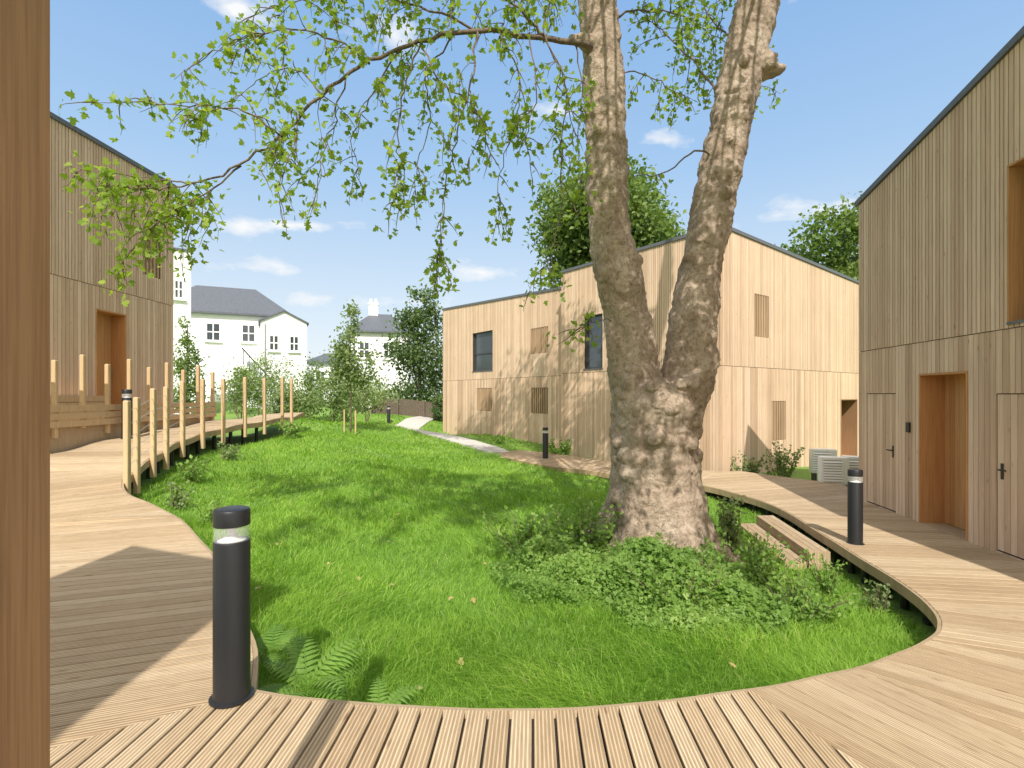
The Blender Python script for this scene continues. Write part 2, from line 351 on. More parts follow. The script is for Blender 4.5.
mb=MB(); planks(mb,[(-9.12,8.4),(-8.13,8.4),(-8.13,14.2),(-9.12,14.2)],(1,0),lambda x,y:np.full(np.shape(x),1.05))
mb.box(-8.16,-8.13,8.4,14.2,.55,1.03)
tag(mb.build('terrace',M['deck']),'raised timber terrace outside the left timber house','terrace',kind='structure')
def fascia(curve,parent,side,step=.62):
    C=[tuple(c) for c in curve]; mb=MB(); acc=0
    for a,b in zip(C[:-1],C[1:]):
        l=math.hypot(b[0]-a[0],b[1]-a[1])
        if l<1e-5: continue
        nx,ny=-(b[1]-a[1])/l*side,(b[0]-a[0])/l*side
        za,zb=dz(a[0],a[1])-.032,dz(b[0],b[1])-.032
        o0,o1=-.03,-.002
        pa=[(a[0]+nx*o0,a[1]+ny*o0),(b[0]+nx*o0,b[1]+ny*o0),(b[0]+nx*o1,b[1]+ny*o1),(a[0]+nx*o1,a[1]+ny*o1)]
        mb.prism(pa,[za+.026,zb+.026,zb+.026,za+.026],[za-.09,zb-.09,zb-.09,za-.09],[(0,acc),(0,acc+l),(.1,acc+l),(.1,acc)],.6)
        acc+=l
    mb.build('fascia_board',M['deck'],parent)
    acc=0; nxt=.3
    for a,b in zip(C[:-1],C[1:]):
        l=math.hypot(b[0]-a[0],b[1]-a[1])
        acc+=l
        if acc>nxt and l>1e-5:
            nxt+=step; nx,ny=-(b[1]-a[1])/l*side,(b[0]-a[0])/l*side
            x,y=a[0]+nx*.14,a[1]+ny*.14; zt=dz(x,y)-.12; zg=gz(x,y)-.08
            if zt-zg>.1 and y<14:
                p=MB(); p.lathe([(0,zg),(.075,zg),(.075,zg+.02),(.042,zg+.05),(.042,zt-.04),(.07,zt-.02),(.07,zt),(0,zt)],12,(x,y,0)); p.build('support_pedestal',M['black'],parent,smooth=False)
fascia(cut(RIGHT,(-1.42,2.82),(-1.07,17.3)),deck,-1,.42)
fascia(cut(LEFT,(-1.42,2.82),(-4.4,6.6)),deck,1)
fascia(cut(LEFT,(-4.4,6.6),(-7.2,18)),rampo,1)
# gravel path
pl=catmull([(-.4,17.8),(-1.5,19.5),(-3.2,21.2),(-4.9,23.0),(-5.7,25.2),(-5.5,28),(-5.1,31),(-5.0,34)],8); mb=MB()
for a,b in zip(pl[:-1],pl[1:]):
    t=(b-a)/np.linalg.norm(b-a); n=np.array([-t[1],t[0]])*.55
    q=[a+n,b+n,b-n,a-n]
    mb.prism([tuple(p) for p in q],[gh(*p)+.05 for p in q],[gh(*p)-.1 for p in q])
tag(mb.build('path',M['gravel']),'pale gravel path winding past the low timber wing','path',kind='structure')

# ------------------------------------------------------------ timber houses
def frame_of(A,B):
    l=math.hypot(B[0]-A[0],B[1]-A[1]); U=((B[0]-A[0])/l,(B[1]-A[1])/l); return (A,U,(U[1],-U[0])),l
def columns(mb,fr,brk,zb,top,ops,n0,n1,seam=None,half=None,rnd=True,gap=0):
    for u0,u1 in zip(brk[:-1],brk[1:]):
        if u1-u0<.012+gap: continue
        um=(u0+u1)/2; iv=[(zb,None)]
        if seam is not None: iv=[(zb,seam-.006)] if half=='low' else [(seam+.006,None)]
        for o in ops:
            if o[0]<um<o[1]:
                new=[]
                for a,b in iv:
                    bt=b if b is not None else top(um)
                    if o[3]<=a or o[2]>=bt: new.append((a,b)); continue
                    if o[2]>a: new.append((a,o[2]))
                    if o[3]<bt: new.append((o[3],b))
                iv=new
        for a,b in iv:
            t=random.random() if rnd else .4
            if b is None: mb.lbox(fr,u0+gap/2,u1-gap/2,n0,n1,a,top(u0),top(u1),t=t)
            else: mb.lbox(fr,u0+gap/2,u1-gap/2,n0,n1,a,b,t=t)
def brks(L,ops,bw,a0=0,a1=0):
    e=sorted({round(x,4) for o in ops for x in o[:2] if 0<x<L}|{a0,L+a1}); out=[]
    for p,q in zip(e[:-1],e[1:]):
        n=max(1,round((q-p)/bw)); out+= [p+(q-p)*k/n for k in range(n)]
    return out+[e[-1]]
def house(root, pts, tops, zb, clad, seam, opens, wl=.095, wu=.078):
    n=len(pts); core=MB(); low=MB(); up=MB(); fr_out=[]
    for i in range(n):
        fr,L=frame_of(pts[i],pts[(i+1)%n]); t0,t1=tops[i],tops[(i+1)%n]
        top=lambda u,t0=t0,t1=t1,L=L: t0+(t1-t0)*u/L
        ops=opens.get(i,[]); e=sorted({.01,L-.01}|{x for o in ops for x in o[:2] if .01<x<L-.01})
        columns(core,fr,e,zb,lambda u:top(u)-.02,ops,-.18,0,rnd=False)
        if i in clad:
            columns(low,fr,brks(L,ops,wl,0,.02),zb+.03,top,ops,.002,.024,seam,'low',gap=.010)
            columns(up,fr,brks(L,ops,wu,0,.02),zb+.03,top,ops,.002,.032,seam,'up',gap=.018)
        fr_out.append(fr)
    core.build('wall',M['core'],root,True); low.build('lower_cladding',M['clad'],root,True); up.build('upper_cladding',M['cladup'],root,True)
    r=MB(); q=[]
    for i in range(n):
        (A,U,N1),_=frame_of(pts[i-1],pts[i]); (B,U2,N2),_=frame_of(pts[i],pts[(i+1)%n])
        q.append((pts[i][0]+(N1[0]+N2[0])*.07,pts[i][1]+(N1[1]+N2[1])*.07))
    r.prism(q,[t+.10 for t in tops],[t+.005 for t in tops]); r.build('roof',M['roof'],root,True)
    return fr_out
def window(root,fr,o,bar=None,deep=-.1,col='dark'):
    u0,u1,z0,z1=o; m=MB(); w=.05
    for a in ((u0,u0+w,z0,z1),(u1-w,u1,z0,z1),(u0+w,u1-w,z0,z0+w),(u0+w,u1-w,z1-w,z1)): m.lbox(fr,a[0]+.002,a[1]-.002,deep-.03,deep+.05,a[2]+.002,a[3]-.002)
    if bar: m.lbox(fr,u0+w,u1-w,deep-.02,deep+.04,z0+(z1-z0)*bar-.03,z0+(z1-z0)*bar+.03)
    f=m.build('window',M[col],root,True); p=MB(); p.lbox(fr,u0+.02,u1-.02,deep-.012,deep,z0+.02,z1-.02); p.build('pane',M['glass'],f)
    s=MB(); s.lbox(fr,u0-.03,u1+.03,-.12,.055,z0-.035,z0-.002); s.build('sill',M['roof'],f)
def louvre(root,fr,o):
    u0,u1,z0,z1=o; m=MB(); n=max(4,round((u1-u0)/.13)); p=(u1-u0)/n
    for k in range(n): m.lbox(fr,u0+k*p+.006,u0+k*p+p*.5,-.05,.03,z0+.01,z1-.01,t=random.random())
    f=m.build('louvre_panel',M['louvre'],root,True); b=MB(); b.lbox(fr,u0,u1,-.17,-.15,z0,z1); b.build('louvre_backing',M['core'],f)
def recess(root,fr,o,depth=.55,mat='cedar'):
    u0,u1,z0,z1=o; m=MB()
    for a in ((u0+.001,u0+.03),(u1-.03,u1-.001)): m.lbox(fr,a[0],a[1],-depth,.034,z0,z1-.032,t=.6)
    m.lbox(fr,u0+.001,u1-.001,-depth,.034,z1-.03,z1-.001,t=.4); f=m.build('entrance_recess',M[mat],root,True)
    d=MB(); n=max(4,round((u1-u0)/.11)); w=(u1-u0-.06)/n
    for k in range(n): d.lbox(fr,u0+.03+k*w+.003,u0+.03+(k+1)*w-.003,-depth-.04,-depth+.002,z0+.02,z1-.03,t=random.random())
    do=d.build('door',M[mat],root,True)
    h=MB(); h.lbox(fr,u1-.15,u1-.12,-depth+.003,-depth+.05,z0+.95,z0+1.15); h.build('handle',M['black'],do)
    s=MB(); s.lbox(fr,u0+.031,u1-.031,-depth+.003,.02,z0-.04,z0+.015); s.build('threshold',M['deck'],f)
def flush_door(root,fr,o,hs):
    u0,u1,z0,z1=o; d=MB(); n=max(4,round((u1-u0)/.105)); w=(u1-u0-.02)/n
    for k in range(n): d.lbox(fr,u0+.01+k*w+.004,u0+.01+(k+1)*w-.004,-.04,.012,z0+.02,z1-.012,t=random.random())
    d.lbox(fr,u0+.01,u1-.01,-.08,-.04,z0+.02,z1-.012,t=.1)
    do=d.build('flush_door',M['clad'],root,True); h=MB(); hu=u0+.09 if hs<0 else u1-.09
    h.lbox(fr,hu-.02,hu+.02,.012,.02,z0+.92,z0+1.12); h.lbox(fr,min(hu,hu-hs*.11),max(hu,hu-hs*.11),.05,.065,z0+1.03,z0+1.05); h.lbox(fr,hu-.008,hu+.008,.02,.065,z0+1.031,z0+1.049); h.build('handle',M['black'],do)

# right
rt=empty('timber_house',(9,6,-.5),'timber-clad house at the right edge with brown recessed entrance, close to the deck','house')
ops={0:[(1.79,2.83,-.4,1.93),(.27,1.17,-.38,1.63),(3.31,4.26,-.38,1.62),(3.52,4.7,2.5,4.43)]}
fr=house(rt,[(6.63,9.9),(5.49,1.5),(11.5,.7),(12.6,9.1)],[5.2,6.69,6.69,5.2],-.55,{0,3},2.42,ops)
recess(rt,fr[0],ops[0][0],.32); flush_door(rt,fr[0],ops[0][1],1); flush_door(rt,fr[0],ops[0][2],-1)
o=ops[0][3]; window(rt,fr[0],(o[0]+.03,o[1],o[2],o[3]-.03),None,-.17); m=MB()
m.lbox(fr[0],o[0]+.001,o[0]+.027,-.22,.05,o[2],o[3]-.03); m.lbox(fr[0],o[0]+.001,o[1],-.22,.05,o[3]-.027,o[3]-.002); m.build('window_reveal',M['cedar'],rt,True)
m=MB(); m.lbox(fr[0],1.5,1.58,.026,.055,1.0,1.16); m.build('entry_panel',M['black'],rt,True)
# centre
A,K=(1.83,19.0),(5.57,13.8); B=(14,19.86); D=(A[0]+B[0]-K[0],A[1]+B[1]-K[1])
ct=empty('timber_house',(8,18,-.7),'tall timber-clad house directly behind the big tree trunk','house')
ops={0:[(1.2,2.06,2.5,4.32)],1:[(1.53,2.33,3.26,4.47),(2.5,3.31,.26,1.42),(7.07,8.4,-.6,1.45)]}
fr=house(ct,[A,K,B,D],[6.03,6.03,5.5,5.5],-.72,{0,1,3},2.38,ops)
window(ct,fr[0],ops[0][0]); louvre(ct,fr[1],ops[1][0]); louvre(ct,fr[1],ops[1][1]); recess(ct,fr[1],ops[1][2],.5,'frame')
# wing
def sp(s): return (2-.584*s,20+.812*s)
P1=sp(9.73); P2=sp(-.62); wt=empty('timber_house',(1,26,-.7),'lower timber-clad house with one dark window, left of the tall house','house')
uu=lambda s: 9.73-s
ops={0:[(uu(6.69),uu(4.92),2.75,4.6),(uu(2.05),uu(.92),3.3,4.35),(uu(6.3),uu(5.0),.85,1.93),(uu(2.05),uu(.95),.85,1.9)]}
fr=house(wt,[P1,P2,(P2[0]+5,P2[1]+3.6),(P1[0]+5,P1[1]+3.6)],[6.14,5.64,5.64,6.14],-.75,{0,3},2.35,ops)
window(wt,fr[0],ops[0][0],.45); [louvre(wt,fr[0],o) for o in ops[0][1:]]
# left
lt=empty('timber_house',(-12,11,.8),'timber-clad house on the left with its doorway above the terrace','house')
ops={0:[(4.4,5.3,1.06,3.5),(5.85,6.5,4.6,5.75)]}
fr=house(lt,[(-9.15,7),(-9.15,14),(-15,14),(-15,7)],[7.0,7.17,7.17,7.0],.4,{0,1,3},4.0,ops)
recess(lt,fr[0],ops[0][0],.3); louvre(lt,fr[0],ops[0][1])
# camera side house
kt=empty('timber_house',(-3,-4,-.4),'close timber jamb of a house, cut by the left edge of the view','house')
fr=house(kt,[(-3.9,-7),(-2.2,-7),(-2.2,-1.0),(-3.9,-1.0)],[6.3,5.6,5.6,6.3],-.4,{2},2.4,{})
m=MB(); m.box(-2.17,-.9,-6,-1.0,-.4,2.9); m.build('porch_wall',M['clad'],kt,True)
m=MB()
for k in range(14): m.box(-.98,-.866-(.010 if k==13 else 0),-.97+k*.14,-.97+k*.14+.136,-.3,2.44,t=random.random())
m.build('door_jamb',M['frame'],kt,True)

# planter bench on terrace
m=MB()
for k in range(4): m.box(-9.1,-8.62,8.6,11.15,1.06+k*.135,1.06+k*.135+.122,t=random.random())
m.box(-9.08,-8.64,8.62,11.13,1.055,1.58)
o=m.build('planter_box',M['post']); tag(o,'low planter of horizontal timber boards beside the left doorway','planter')

# ------------------------------------------------------------ posts
def post_mesh(h,w=.076):
    m=MB(); a=w/2; c=.008; b=a-c
    ring=[(-b,-a),(b,-a),(a,-b),(a,b),(b,a),(-b,a),(-a,b),(-a,-b)]
    for z0,z1,s0,s1 in ((0,h-.02,1,1),(h-.02,h,1,.8)):
        for i in range(8):
            p,q=ring[i],ring[(i+1)%8]
            m.poly([(p[0]*s0,p[1]*s0,z0),(q[0]*s0,q[1]*s0,z0),(q[0]*s1,q[1]*s1,z1),(p[0]*s1,p[1]*s1,z1)],[(i*.03,z0),(i*.03+.03,z0),(i*.03+.03,z1),(i*.03,z1)],.5)
    m.poly([(p[0]*.8,p[1]*.8,h) for p in ring],[(p[0],p[1]) for p in ring],.9); m.poly([(p[0],p[1],0) for p in ring[::-1]],None,.5)
    return m.mesh('timber_post',M['post'])
pm=post_mesh(1.5); near=[]
LC=np.array(LEFT)
def lpt(d): j=np.abs(LC[:,1]-d).argmin(); return LC[j,0]+.075,LC[j,1]
for i,d in enumerate([7.55,8.15,8.75,9.5,10.3,11.2,12.1,13.0,13.9,14.9,16.0]):
    x,y=lpt(d); o=link('timber_post',pm); o.location=(x,y,dz(x,y)-.32); near.append((x,y,dz(x,y)))
    tag(o,f'golden timber guard post on the lawn side of the ramp, {ORD[i]} from the near end','post','timber posts along the ramp')
pm2=post_mesh(1.38)
for i,y in enumerate([8.6,9.2,9.8,10.4,11.0,11.6,12.2,12.8,13.4,14.05]):
    o=link('timber_post',pm2); o.location=(-8.09,y,.98 if i%2==0 else .84)
    tag(o,f'golden timber guard post on the terrace edge, {ORD[i]} from the near end','post','timber posts along the terrace edge')
wb=empty('wire_balustrade',near[0],'thin steel wires strung between the ramp guard posts beside the lawn','balustrade')
for k in range(5):
    m=MB(); m.tube([Vector((p[0],p[1]+.0,p[2]+.22+k*.2)) for p in near],[.0035]*len(near),6); m.build('wire',M['steel'],wb,True)
tb=empty('timber_balustrade',(-8.03,11,1.05),'horizontal timber boards fixed to the terrace posts before the left house','balustrade')
for k in range(3):
    m=MB(); m.box(-8.05,-8.026,8.5,14.12,1.02+k*.14,1.13+k*.14,t=random.random()); m.build('rail_board',M['post'],tb,True)

# ------------------------------------------------------------ bollards
def bollard(loc,label):
    r=empty('bollard_light',loc,label,'bollard','black bollard lights')
    m=MB(); m.lathe([(0,0),(.108,0),(.108,.008),(.092,.012),(.089,.03),(.089,.822),(.086,.83),(0,.83)],40); link('body',m.mesh('body',M['black'],True),r)
    m=MB(); m.lathe([(.082,.83),(.085,.833),(.085,.909),(.082,.912)],40); link('lens',m.mesh('lens',M['lens'],True),r)
    m=MB(); m.lathe([(0,.832),(.070,.832),(.04,.845),(.022,.865),(.022,.885),(.04,.9),(.07,.911),(0,.911)],32); link('reflector',m.mesh('reflector',M['core_white'],True),r)
    m=MB(); m.lathe([(0,.912),(.089,.912),(.089,.985),(.084,.996),(.072,1.0),(0,1.0)],40); link('cap',m.mesh('cap',M['black'],True),r)
    return r
b0=bollard((-1.487,2.76,0),'large black bollard light in the near left corner of the deck')
for c in b0.children: c.data.set_sharp_from_angle(angle=R(35))
def put(x,y,z,label):
    c=copy_tree(b0); c.location=(x,y,z); c['label']=label
put(4.62,7.0,-.4,'black bollard light on the right deck in front of the entrance')
put(1.03,16.0,-.4,'black bollard light beside the far boardwalk left of the trunk')
put(-6.5,27.4,gh(-6.5,27.4),'tiny black bollard light far off beside the gravel path')
put(-7.85,10.6,dz(-7.85,10.6),'black bollard light among the timber posts on the left')

# ------------------------------------------------------------ steps
for i,(off,zt,lab) in enumerate(((.04,-.53,'upper timber step below the right boardwalk edge'),(.36,-.67,'lower timber step resting on the lawn by the right boardwalk'))):
    m=MB(); ya,yb=7.1,9.2
    for k in range(3):
        o_=off+k*.1; xa=4.37-o_; xb=4.66-o_
        m.hexa([(xa-.092,ya,zt-.05),(xa,ya,zt-.05),(xb,yb,zt-.05),(xb-.092,yb,zt-.05),(xa-.092,ya,zt),(xa,ya,zt),(xb,yb,zt),(xb-.092,yb,zt)],uv=[(0,0),(.1,0),(.1,2),(0,2)]*2,t=random.random())
    t=empty('timber_step',(4.3-off,8,zt-.3),lab,'step','timber steps down to the lawn'); m.build('tread',M['deck'],t,True)
    b=MB(); xa=4.37-off-.27; xb=4.66-off-.27
    b.hexa([(xa-.025,ya,zt-.19),(xa,ya,zt-.19),(xb,yb,zt-.19),(xb-.025,yb,zt-.19),(xa-.025,ya,zt-.053),(xa,ya,zt-.053),(xb,yb,zt-.053),(xb-.025,yb,zt-.053)],uv=[(0,0),(.1,0),(.1,2),(0,2)]*2,t=.3); b.build('riser',M['deck'],t,True)
    b=MB(); b.box(4.37-off-.29,4.37-off,ya-.03,ya-.002,zt-.3,zt-.004,t=.5); b.build('end_board',M['deck'],t,True)

# ------------------------------------------------------------ heat pumps
def heat_pump(loc,rz,label):
    r=empty('heat_pump',loc,label,'heat pump','white heat pump units',rz); r.scale=(.68,.8,.9)
    m=MB(); m.box(-.42,.42,-.17,.17,.1,.78); me=m.mesh('casing',M['hp']); bm=bmesh.new(); bm.from_mesh(me); bmesh.ops.remove_doubles(bm,verts=bm.verts,dist=1e-5); bmesh.ops.bevel(bm,geom=bm.edges[:],offset=.02,segments=2,affect='EDGES'); bm.to_mesh(me); bm.free(); link('casing',me,r)
    m=MB(); m.box(-.35,.2,-.1745,-.172,.17,.71); link('louvre_opening',m.mesh('louvre_opening',M['grille']),r)
    m=MB()
    for k in range(8): z=.18+k*.066; m.hexa([(-.36,-.2,z),(.21,-.2,z),(.21,-.175,z+.035),(-.36,-.175,z+.035),(-.36,-.2,z+.012),(.21,-.2,z+.012),(.21,-.175,z+.047),(-.36,-.175,z+.047)])
    link('louvre_blades',m.mesh('louvre_blades',M['hp']),r)
    for s in (-.3,.3):
        m=MB(); m.box(s-.03,s+.03,-.19,.19,-.15,.1); link('foot',m.mesh('foot',M['dark']),r)
heat_pump((7.35,11.9,-.52),R(-14),'white heat pump nearest to the plants by the tall house, left of its pair')
heat_pump((7.95,12.0,-.52),R(-14),'white heat pump right beside the right house corner')
heat_pump((7.95,13.3,-.48),R(-14),'white heat pump standing behind the other two')

# ------------------------------------------------------------ plane tree
pt=empty('plane_tree',(1.87,6.8,-.55),'large old plane tree with forked mottled trunk rising from the lawn','tree')
D0=6.8; m=MB()
def loft(l,seg=28,lob=None,sub=5):
    arr=catmull([np.array([*W(px,py,d),w*d/F/2,(lob[i] if lob else 0)]) for i,(px,py,d,w) in enumerate(l)],sub)
    m.tube([a[:3] for a in arr],[float(a[3]) for a in arr],seg,lobes=[float(a[4]) for a in arr])
loft([(655,594,D0,205),(655,574,D0,168),(655,553,D0,136),(656,528,D0,105),(656,495,D0,88),(655,455,D0,80),(655,425,D0,81),(656,402,D0,83),(657,386,D0,64),(658,380,D0,30)],40,[.24,.22,.19,.14,.09,.06,.05,.05,.03,0])
LL=[(641,420,D0,52),(634,375,D0,50),(628,330,D0,46),(619,285,D0,44),(611,240,D0+.02,42),(607,190,D0+.05,41),(605,130,D0+.1,38),(602,70,D0+.15,37),(597,0,D0+.2,38),(590,-90,D0+.3,36),(600,-190,D0+.5,32),(585,-300,D0+.7,24),(590,-420,D0+.8,12)]
RL=[(674,420,D0,52),(686,378,D0,50),(692,333,D0,46),(698,290,D0+.05,43),(706,240,D0+.1,40),(716,190,D0+.15,39),(728,130,D0+.2,39),(742,65,D0+.3,40),(758,0,D0+.35,39),(780,-80,D0+.5,36),(790,-190,D0+.7,30),(815,-310,D0+.8,22),(820,-420,D0+.9,10)]
loft(LL,24); loft(RL,24)
loft([(752,62,D0+.3,28),(766,66,D0+.25,24),(777,66,D0+.2,20),(779,64,D0+.18,10)],16)
loft([(606,60,D0+.1,26),(590,44,D0,18),(570,38,D0-.2,10)],14)
def ball(c,r):
    m.lathe([(max(.001,r*math.sin(a)),-r*math.cos(a)) for a in np.linspace(0.02,math.pi-.02,9)],12,c)
for l in (LL,RL):
    for k in range(44):
        i=random.randrange(1,len(l)-4); t=random.random(); a,b=l[i],l[i+1]
        c=W(a[0]+(b[0]-a[0])*t,a[1]+(b[1]-a[1])*t,a[2]); th=random.uniform(0,2*math.pi); r=a[3]*a[2]/F/2
        ball((c.x+math.cos(th)*r*.83,c.y+math.sin(th)*r*.83,c.z),random.uniform(.04,.09))
for k in range(60):
    py=random.uniform(378,515); c=W(655,py,D0); th=random.uniform(math.pi*.95,2.05*math.pi); r=.48
    ball((c.x+math.cos(th)*r,c.y+math.sin(th)*r,c.z),random.uniform(.06,.13))
tmp=link('tmp',m.mesh('tmp',M['bark'])); md=tmp.modifiers.new('r','REMESH'); md.mode='VOXEL'; md.voxel_size=.02
sm=tmp.modifiers.new('s','SMOOTH'); sm.iterations=4; sm.factor=.5
dg=bpy.context.evaluated_depsgraph_get(); me=bpy.data.meshes.new_from_object(tmp.evaluated_get(dg)); bpy.data.objects.remove(tmp)
n=len(me.vertices); co=np.empty(n*3,np.float32); me.vertices.foreach_get('co',co); co=co.reshape(-1,3)
no=np.empty(n*3,np.float32); me.vertex_normals.foreach_get('vector',no); no=no.reshape(-1,3)
disp=np.empty(n)
for k in range(n):
    p=Vector(co[k]); w_=noise.noise(p*1.7)
    amp=.4+.6*max(0,min(1,noise.noise(p*.9)+.6))
    fold=math.exp(-((p.z-1.6)/.9)**2)
    q=Vector((p.x*3.0+w_,p.y*3.0,p.z*7.0+w_*2.5))
    disp[k]=.045*noise.noise(Vector((p.x,p.y,p.z*.7))*2.4)+amp*(.042*noise.noise(p*5.2)+(.020+.026*fold)*(.4-abs(noise.noise(q)))+.024*(.5-abs(noise.noise(Vector((p.x*9,p.y*9,p.z*12))))))+.013*noise.noise(p*20)
co=co+no*disp[:,None]; me.vertices.foreach_set('co',co.astype(np.float32).ravel()); me.polygons.foreach_set('use_smooth',[True]*len(me.polygons))
me.materials.clear(); me.materials.append(M['bark']); me.update(); link('trunk',me,pt,True)
# branches, twigs, leaves
br=MB(); LP=[]
def twig(p,dirv,ln,droop=.5,dens=.044,sub=True,spr=.055):
    n=5; pts=[Vector(p)]; d=Vector(dirv).normalized()
    for k in range(n):
        d=(d+Vector((random.gauss(0,.18),random.gauss(0,.18),random.gauss(0,.15)-droop*.34))).normalized(); pts.append(pts[-1]+d*(ln/n))
    br.tube(pts,[.006*(1-k/(n+.6)) +.0012 for k in range(n+1)],4)
    for a,b in zip(pts[:-1],pts[1:]):
        c=int((b-a).length/dens+random.random())
        for j in range(c):
            q=a.lerp(b,random.random()); LP.append((q[0]+random.gauss(0,spr),q[1]+random.gauss(0,spr),q[2]+random.gauss(0,spr)))
    if sub and ln>.36:
        for _ in range(2): twig(pts[random.randint(2,4)],d+Vector((random.gauss(0,.7),random.gauss(0,.7),random.gauss(-.2,.4))),ln*.6,droop,dens,False,spr)
def branch(l,r0,r1,ntw,tl=.55,droop=.6,start=.15):
    arr=catmull([np.array(W(*q)) for q in l],5); n=len(arr)
    arr=[a+np.array([random.gauss(0,.014),random.gauss(0,.014),random.gauss(0,.014)]) for a in arr]
    br.tube(arr,[r0+(r1-r0)*(k/(n-1))**.6 for k in range(n)],7)
    for k in range(int(ntw*1.1)):
        t=start+(1-start)*random.random()**.8; i=min(n-2,int(t*(n-1))); a=Vector(arr[i]); T=Vector(arr[i+1]-arr[i]).normalized()
        twig(a,T*.6+Vector((random.gauss(0,.8),random.gauss(0,.8),random.gauss(-.1,.6))),tl*random.uniform(.5,1.4),droop)
    twig(Vector(arr[-1]),Vector(arr[-1]-arr[-2]),tl*.7,droop)
branch([(592,46,6.65),(540,38,6.4),(480,30,6.2),(420,42,6.0),(370,62,5.9),(320,95,5.8),(280,135,5.7),(240,165,5.7),(190,185,5.6),(140,188,5.6),(105,183,5.6)],.042,.005,34,.5,.9,.25)
branch([(280,135,5.7),(245,112,5.5),(205,105,5.4),(165,104,5.4),(140,100,5.4)],.012,.004,12,.4)
branch([(240,165,5.7),(205,195,5.6),(165,215,5.5),(135,245,5.5)],.012,.004,15,.4,.8)
branch([(190,185,5.6),(160,180,5.8),(125,195,5.9),(95,190,6.0)],.010,.004,9,.38,.6)
branch([(480,30,6.2),(470,80,6.0),(458,130,5.9),(448,180,5.9),(442,225,5.8),(436,275,5.8)],.014,.004,19,.34,.9)
branch([(420,42,6.0),(405,90,5.8),(398,135,5.7),(400,175,5.7),(388,215,5.7)],.012,.004,14,.34,.9)
branch([(545,40,6.4),(566,90,6.3),(560,150,6.2),(562,200,6.2),(552,250,6.2),(540,275,6.2)],.012,.004,15,.34,.9)
branch([(370,62,5.9),(335,40,5.7),(285,28,5.6),(235,42,5.5),(200,62,5.5)],.015,.004,16,.42)
branch([(480,30,6.2),(430,8,6.0),(360,-6,5.9),(290,2,5.8),(245,18,5.7)],.018,.005,18,.48)
branch([(545,38,6.4),(520,10,6.2),(470,-20,6.0),(400,-40,5.9),(320,-40,5.8)],.022,.006,17,.55)
branch([(320,95,5.8),(300,70,6.3),(265,75,6.6),(235,100,6.8)],.012,.004,9,.4)
branch([(345,78,5.9),(335,120,5.9),(322,160,5.9),(315,205,5.8)],.010,.004,9,.34,.9)
branch([(420,42,6.0),(440,80,5.6),(470,105,5.5),(490,150,5.4)],.012,.004,8,.36,.8)
branch([(500,34,6.3),(520,80,6.5),(515,125,6.6),(500,175,6.6),(498,215,6.6)],.012,.004,11,.34,.9)
branch([(455,34,6.1),(425,75,6.4),(430,120,6.5),(418,165,6.5),(415,205,6.5)],.012,.004,10,.34,.9)
branch([(400,50,5.95),(370,100,6.1),(352,140,6.2),(360,185,6.2)],.012,.004,9,.34,.9)
branch([(530,36,6.4),(535,90,6.0),(528,140,5.9),(532,180,5.9)],.010,.004,9,.32,1.0)
branch([(575,40,6.6),(582,95,6.4),(578,150,6.3),(584,200,6.3)],.010,.004,8,.30,1.0)
branch([(300,112,5.75),(292,150,5.6),(280,190,5.6),(284,222,5.6)],.009,.003,8,.30,1.0)
branch([(590,-40,7.0),(560,-20,6.6),(545,30,6.3),(560,70,6.2),(572,110,6.2)],.016,.004,10,.4,.7)
branch([(730,110,7.0),(700,70,7.3),(672,40,7.5),(648,20,7.6)],.022,.006,11,.5)
branch([(720,160,7.0),(695,150,6.7),(668,172,6.6),(640,176,6.6)],.018,.006,2,.3)
branch([(742,50,7.1),(712,20,7.4),(690,-20,7.6)],.02,.006,9,.5)
branch([(606,20,7.0),(640,10,7.3),(680,15,7.6),(720,40,7.9)],.02,.006,12,.5)
branch([(608,80,7.0),(630,70,7.3),(655,80,7.5),(675,95,7.6)],.014,.005,7,.42)
branch([(755,20,7.2),(760,60,7.6),(752,100,7.8)],.012,.005,6,.36)
branch([(610,320,6.4),(592,322,6.2),(570,330,6.1)],.008,.003,7,.24,.5,.4)
branch([(590,-20,7.0),(540,-10,6.6),(510,5,6.4),(500,30,6.3)],.018,.005,11,.48)
nvis=len(LP)
SRC=[(590,-90,7.1),(600,-190,7.3),(585,-300,7.5),(780,-80,7.3),(790,-190,7.5),(815,-310,7.6)]
def upper(e,tw,dens=.10,spr=.10,tl=(.6,1.2),r0=.028):
    s=W(*random.choice(SRC))
    if e.z < 1.6+.80*max(e.y,0)+1.2: e.z=1.6+.80*max(e.y,0)+1.4
    mid=s.lerp(e,.5)+Vector((random.gauss(0,.3),random.gauss(0,.3),random.uniform(.4,.9)))
    arr=catmull([np.array(s),np.array(mid),np.array(e)],5); n=len(arr); br.tube(arr,[r0*(1-q/n)+.006 for q in range(n)],6)
    for q in range(tw):
        i=random.randint(int(n*.76),n-1); twig(Vector(arr[i]),(random.gauss(0,1),random.gauss(0,1),random.gauss(0,.5)),random.uniform(*tl),.3,dens,True,spr)
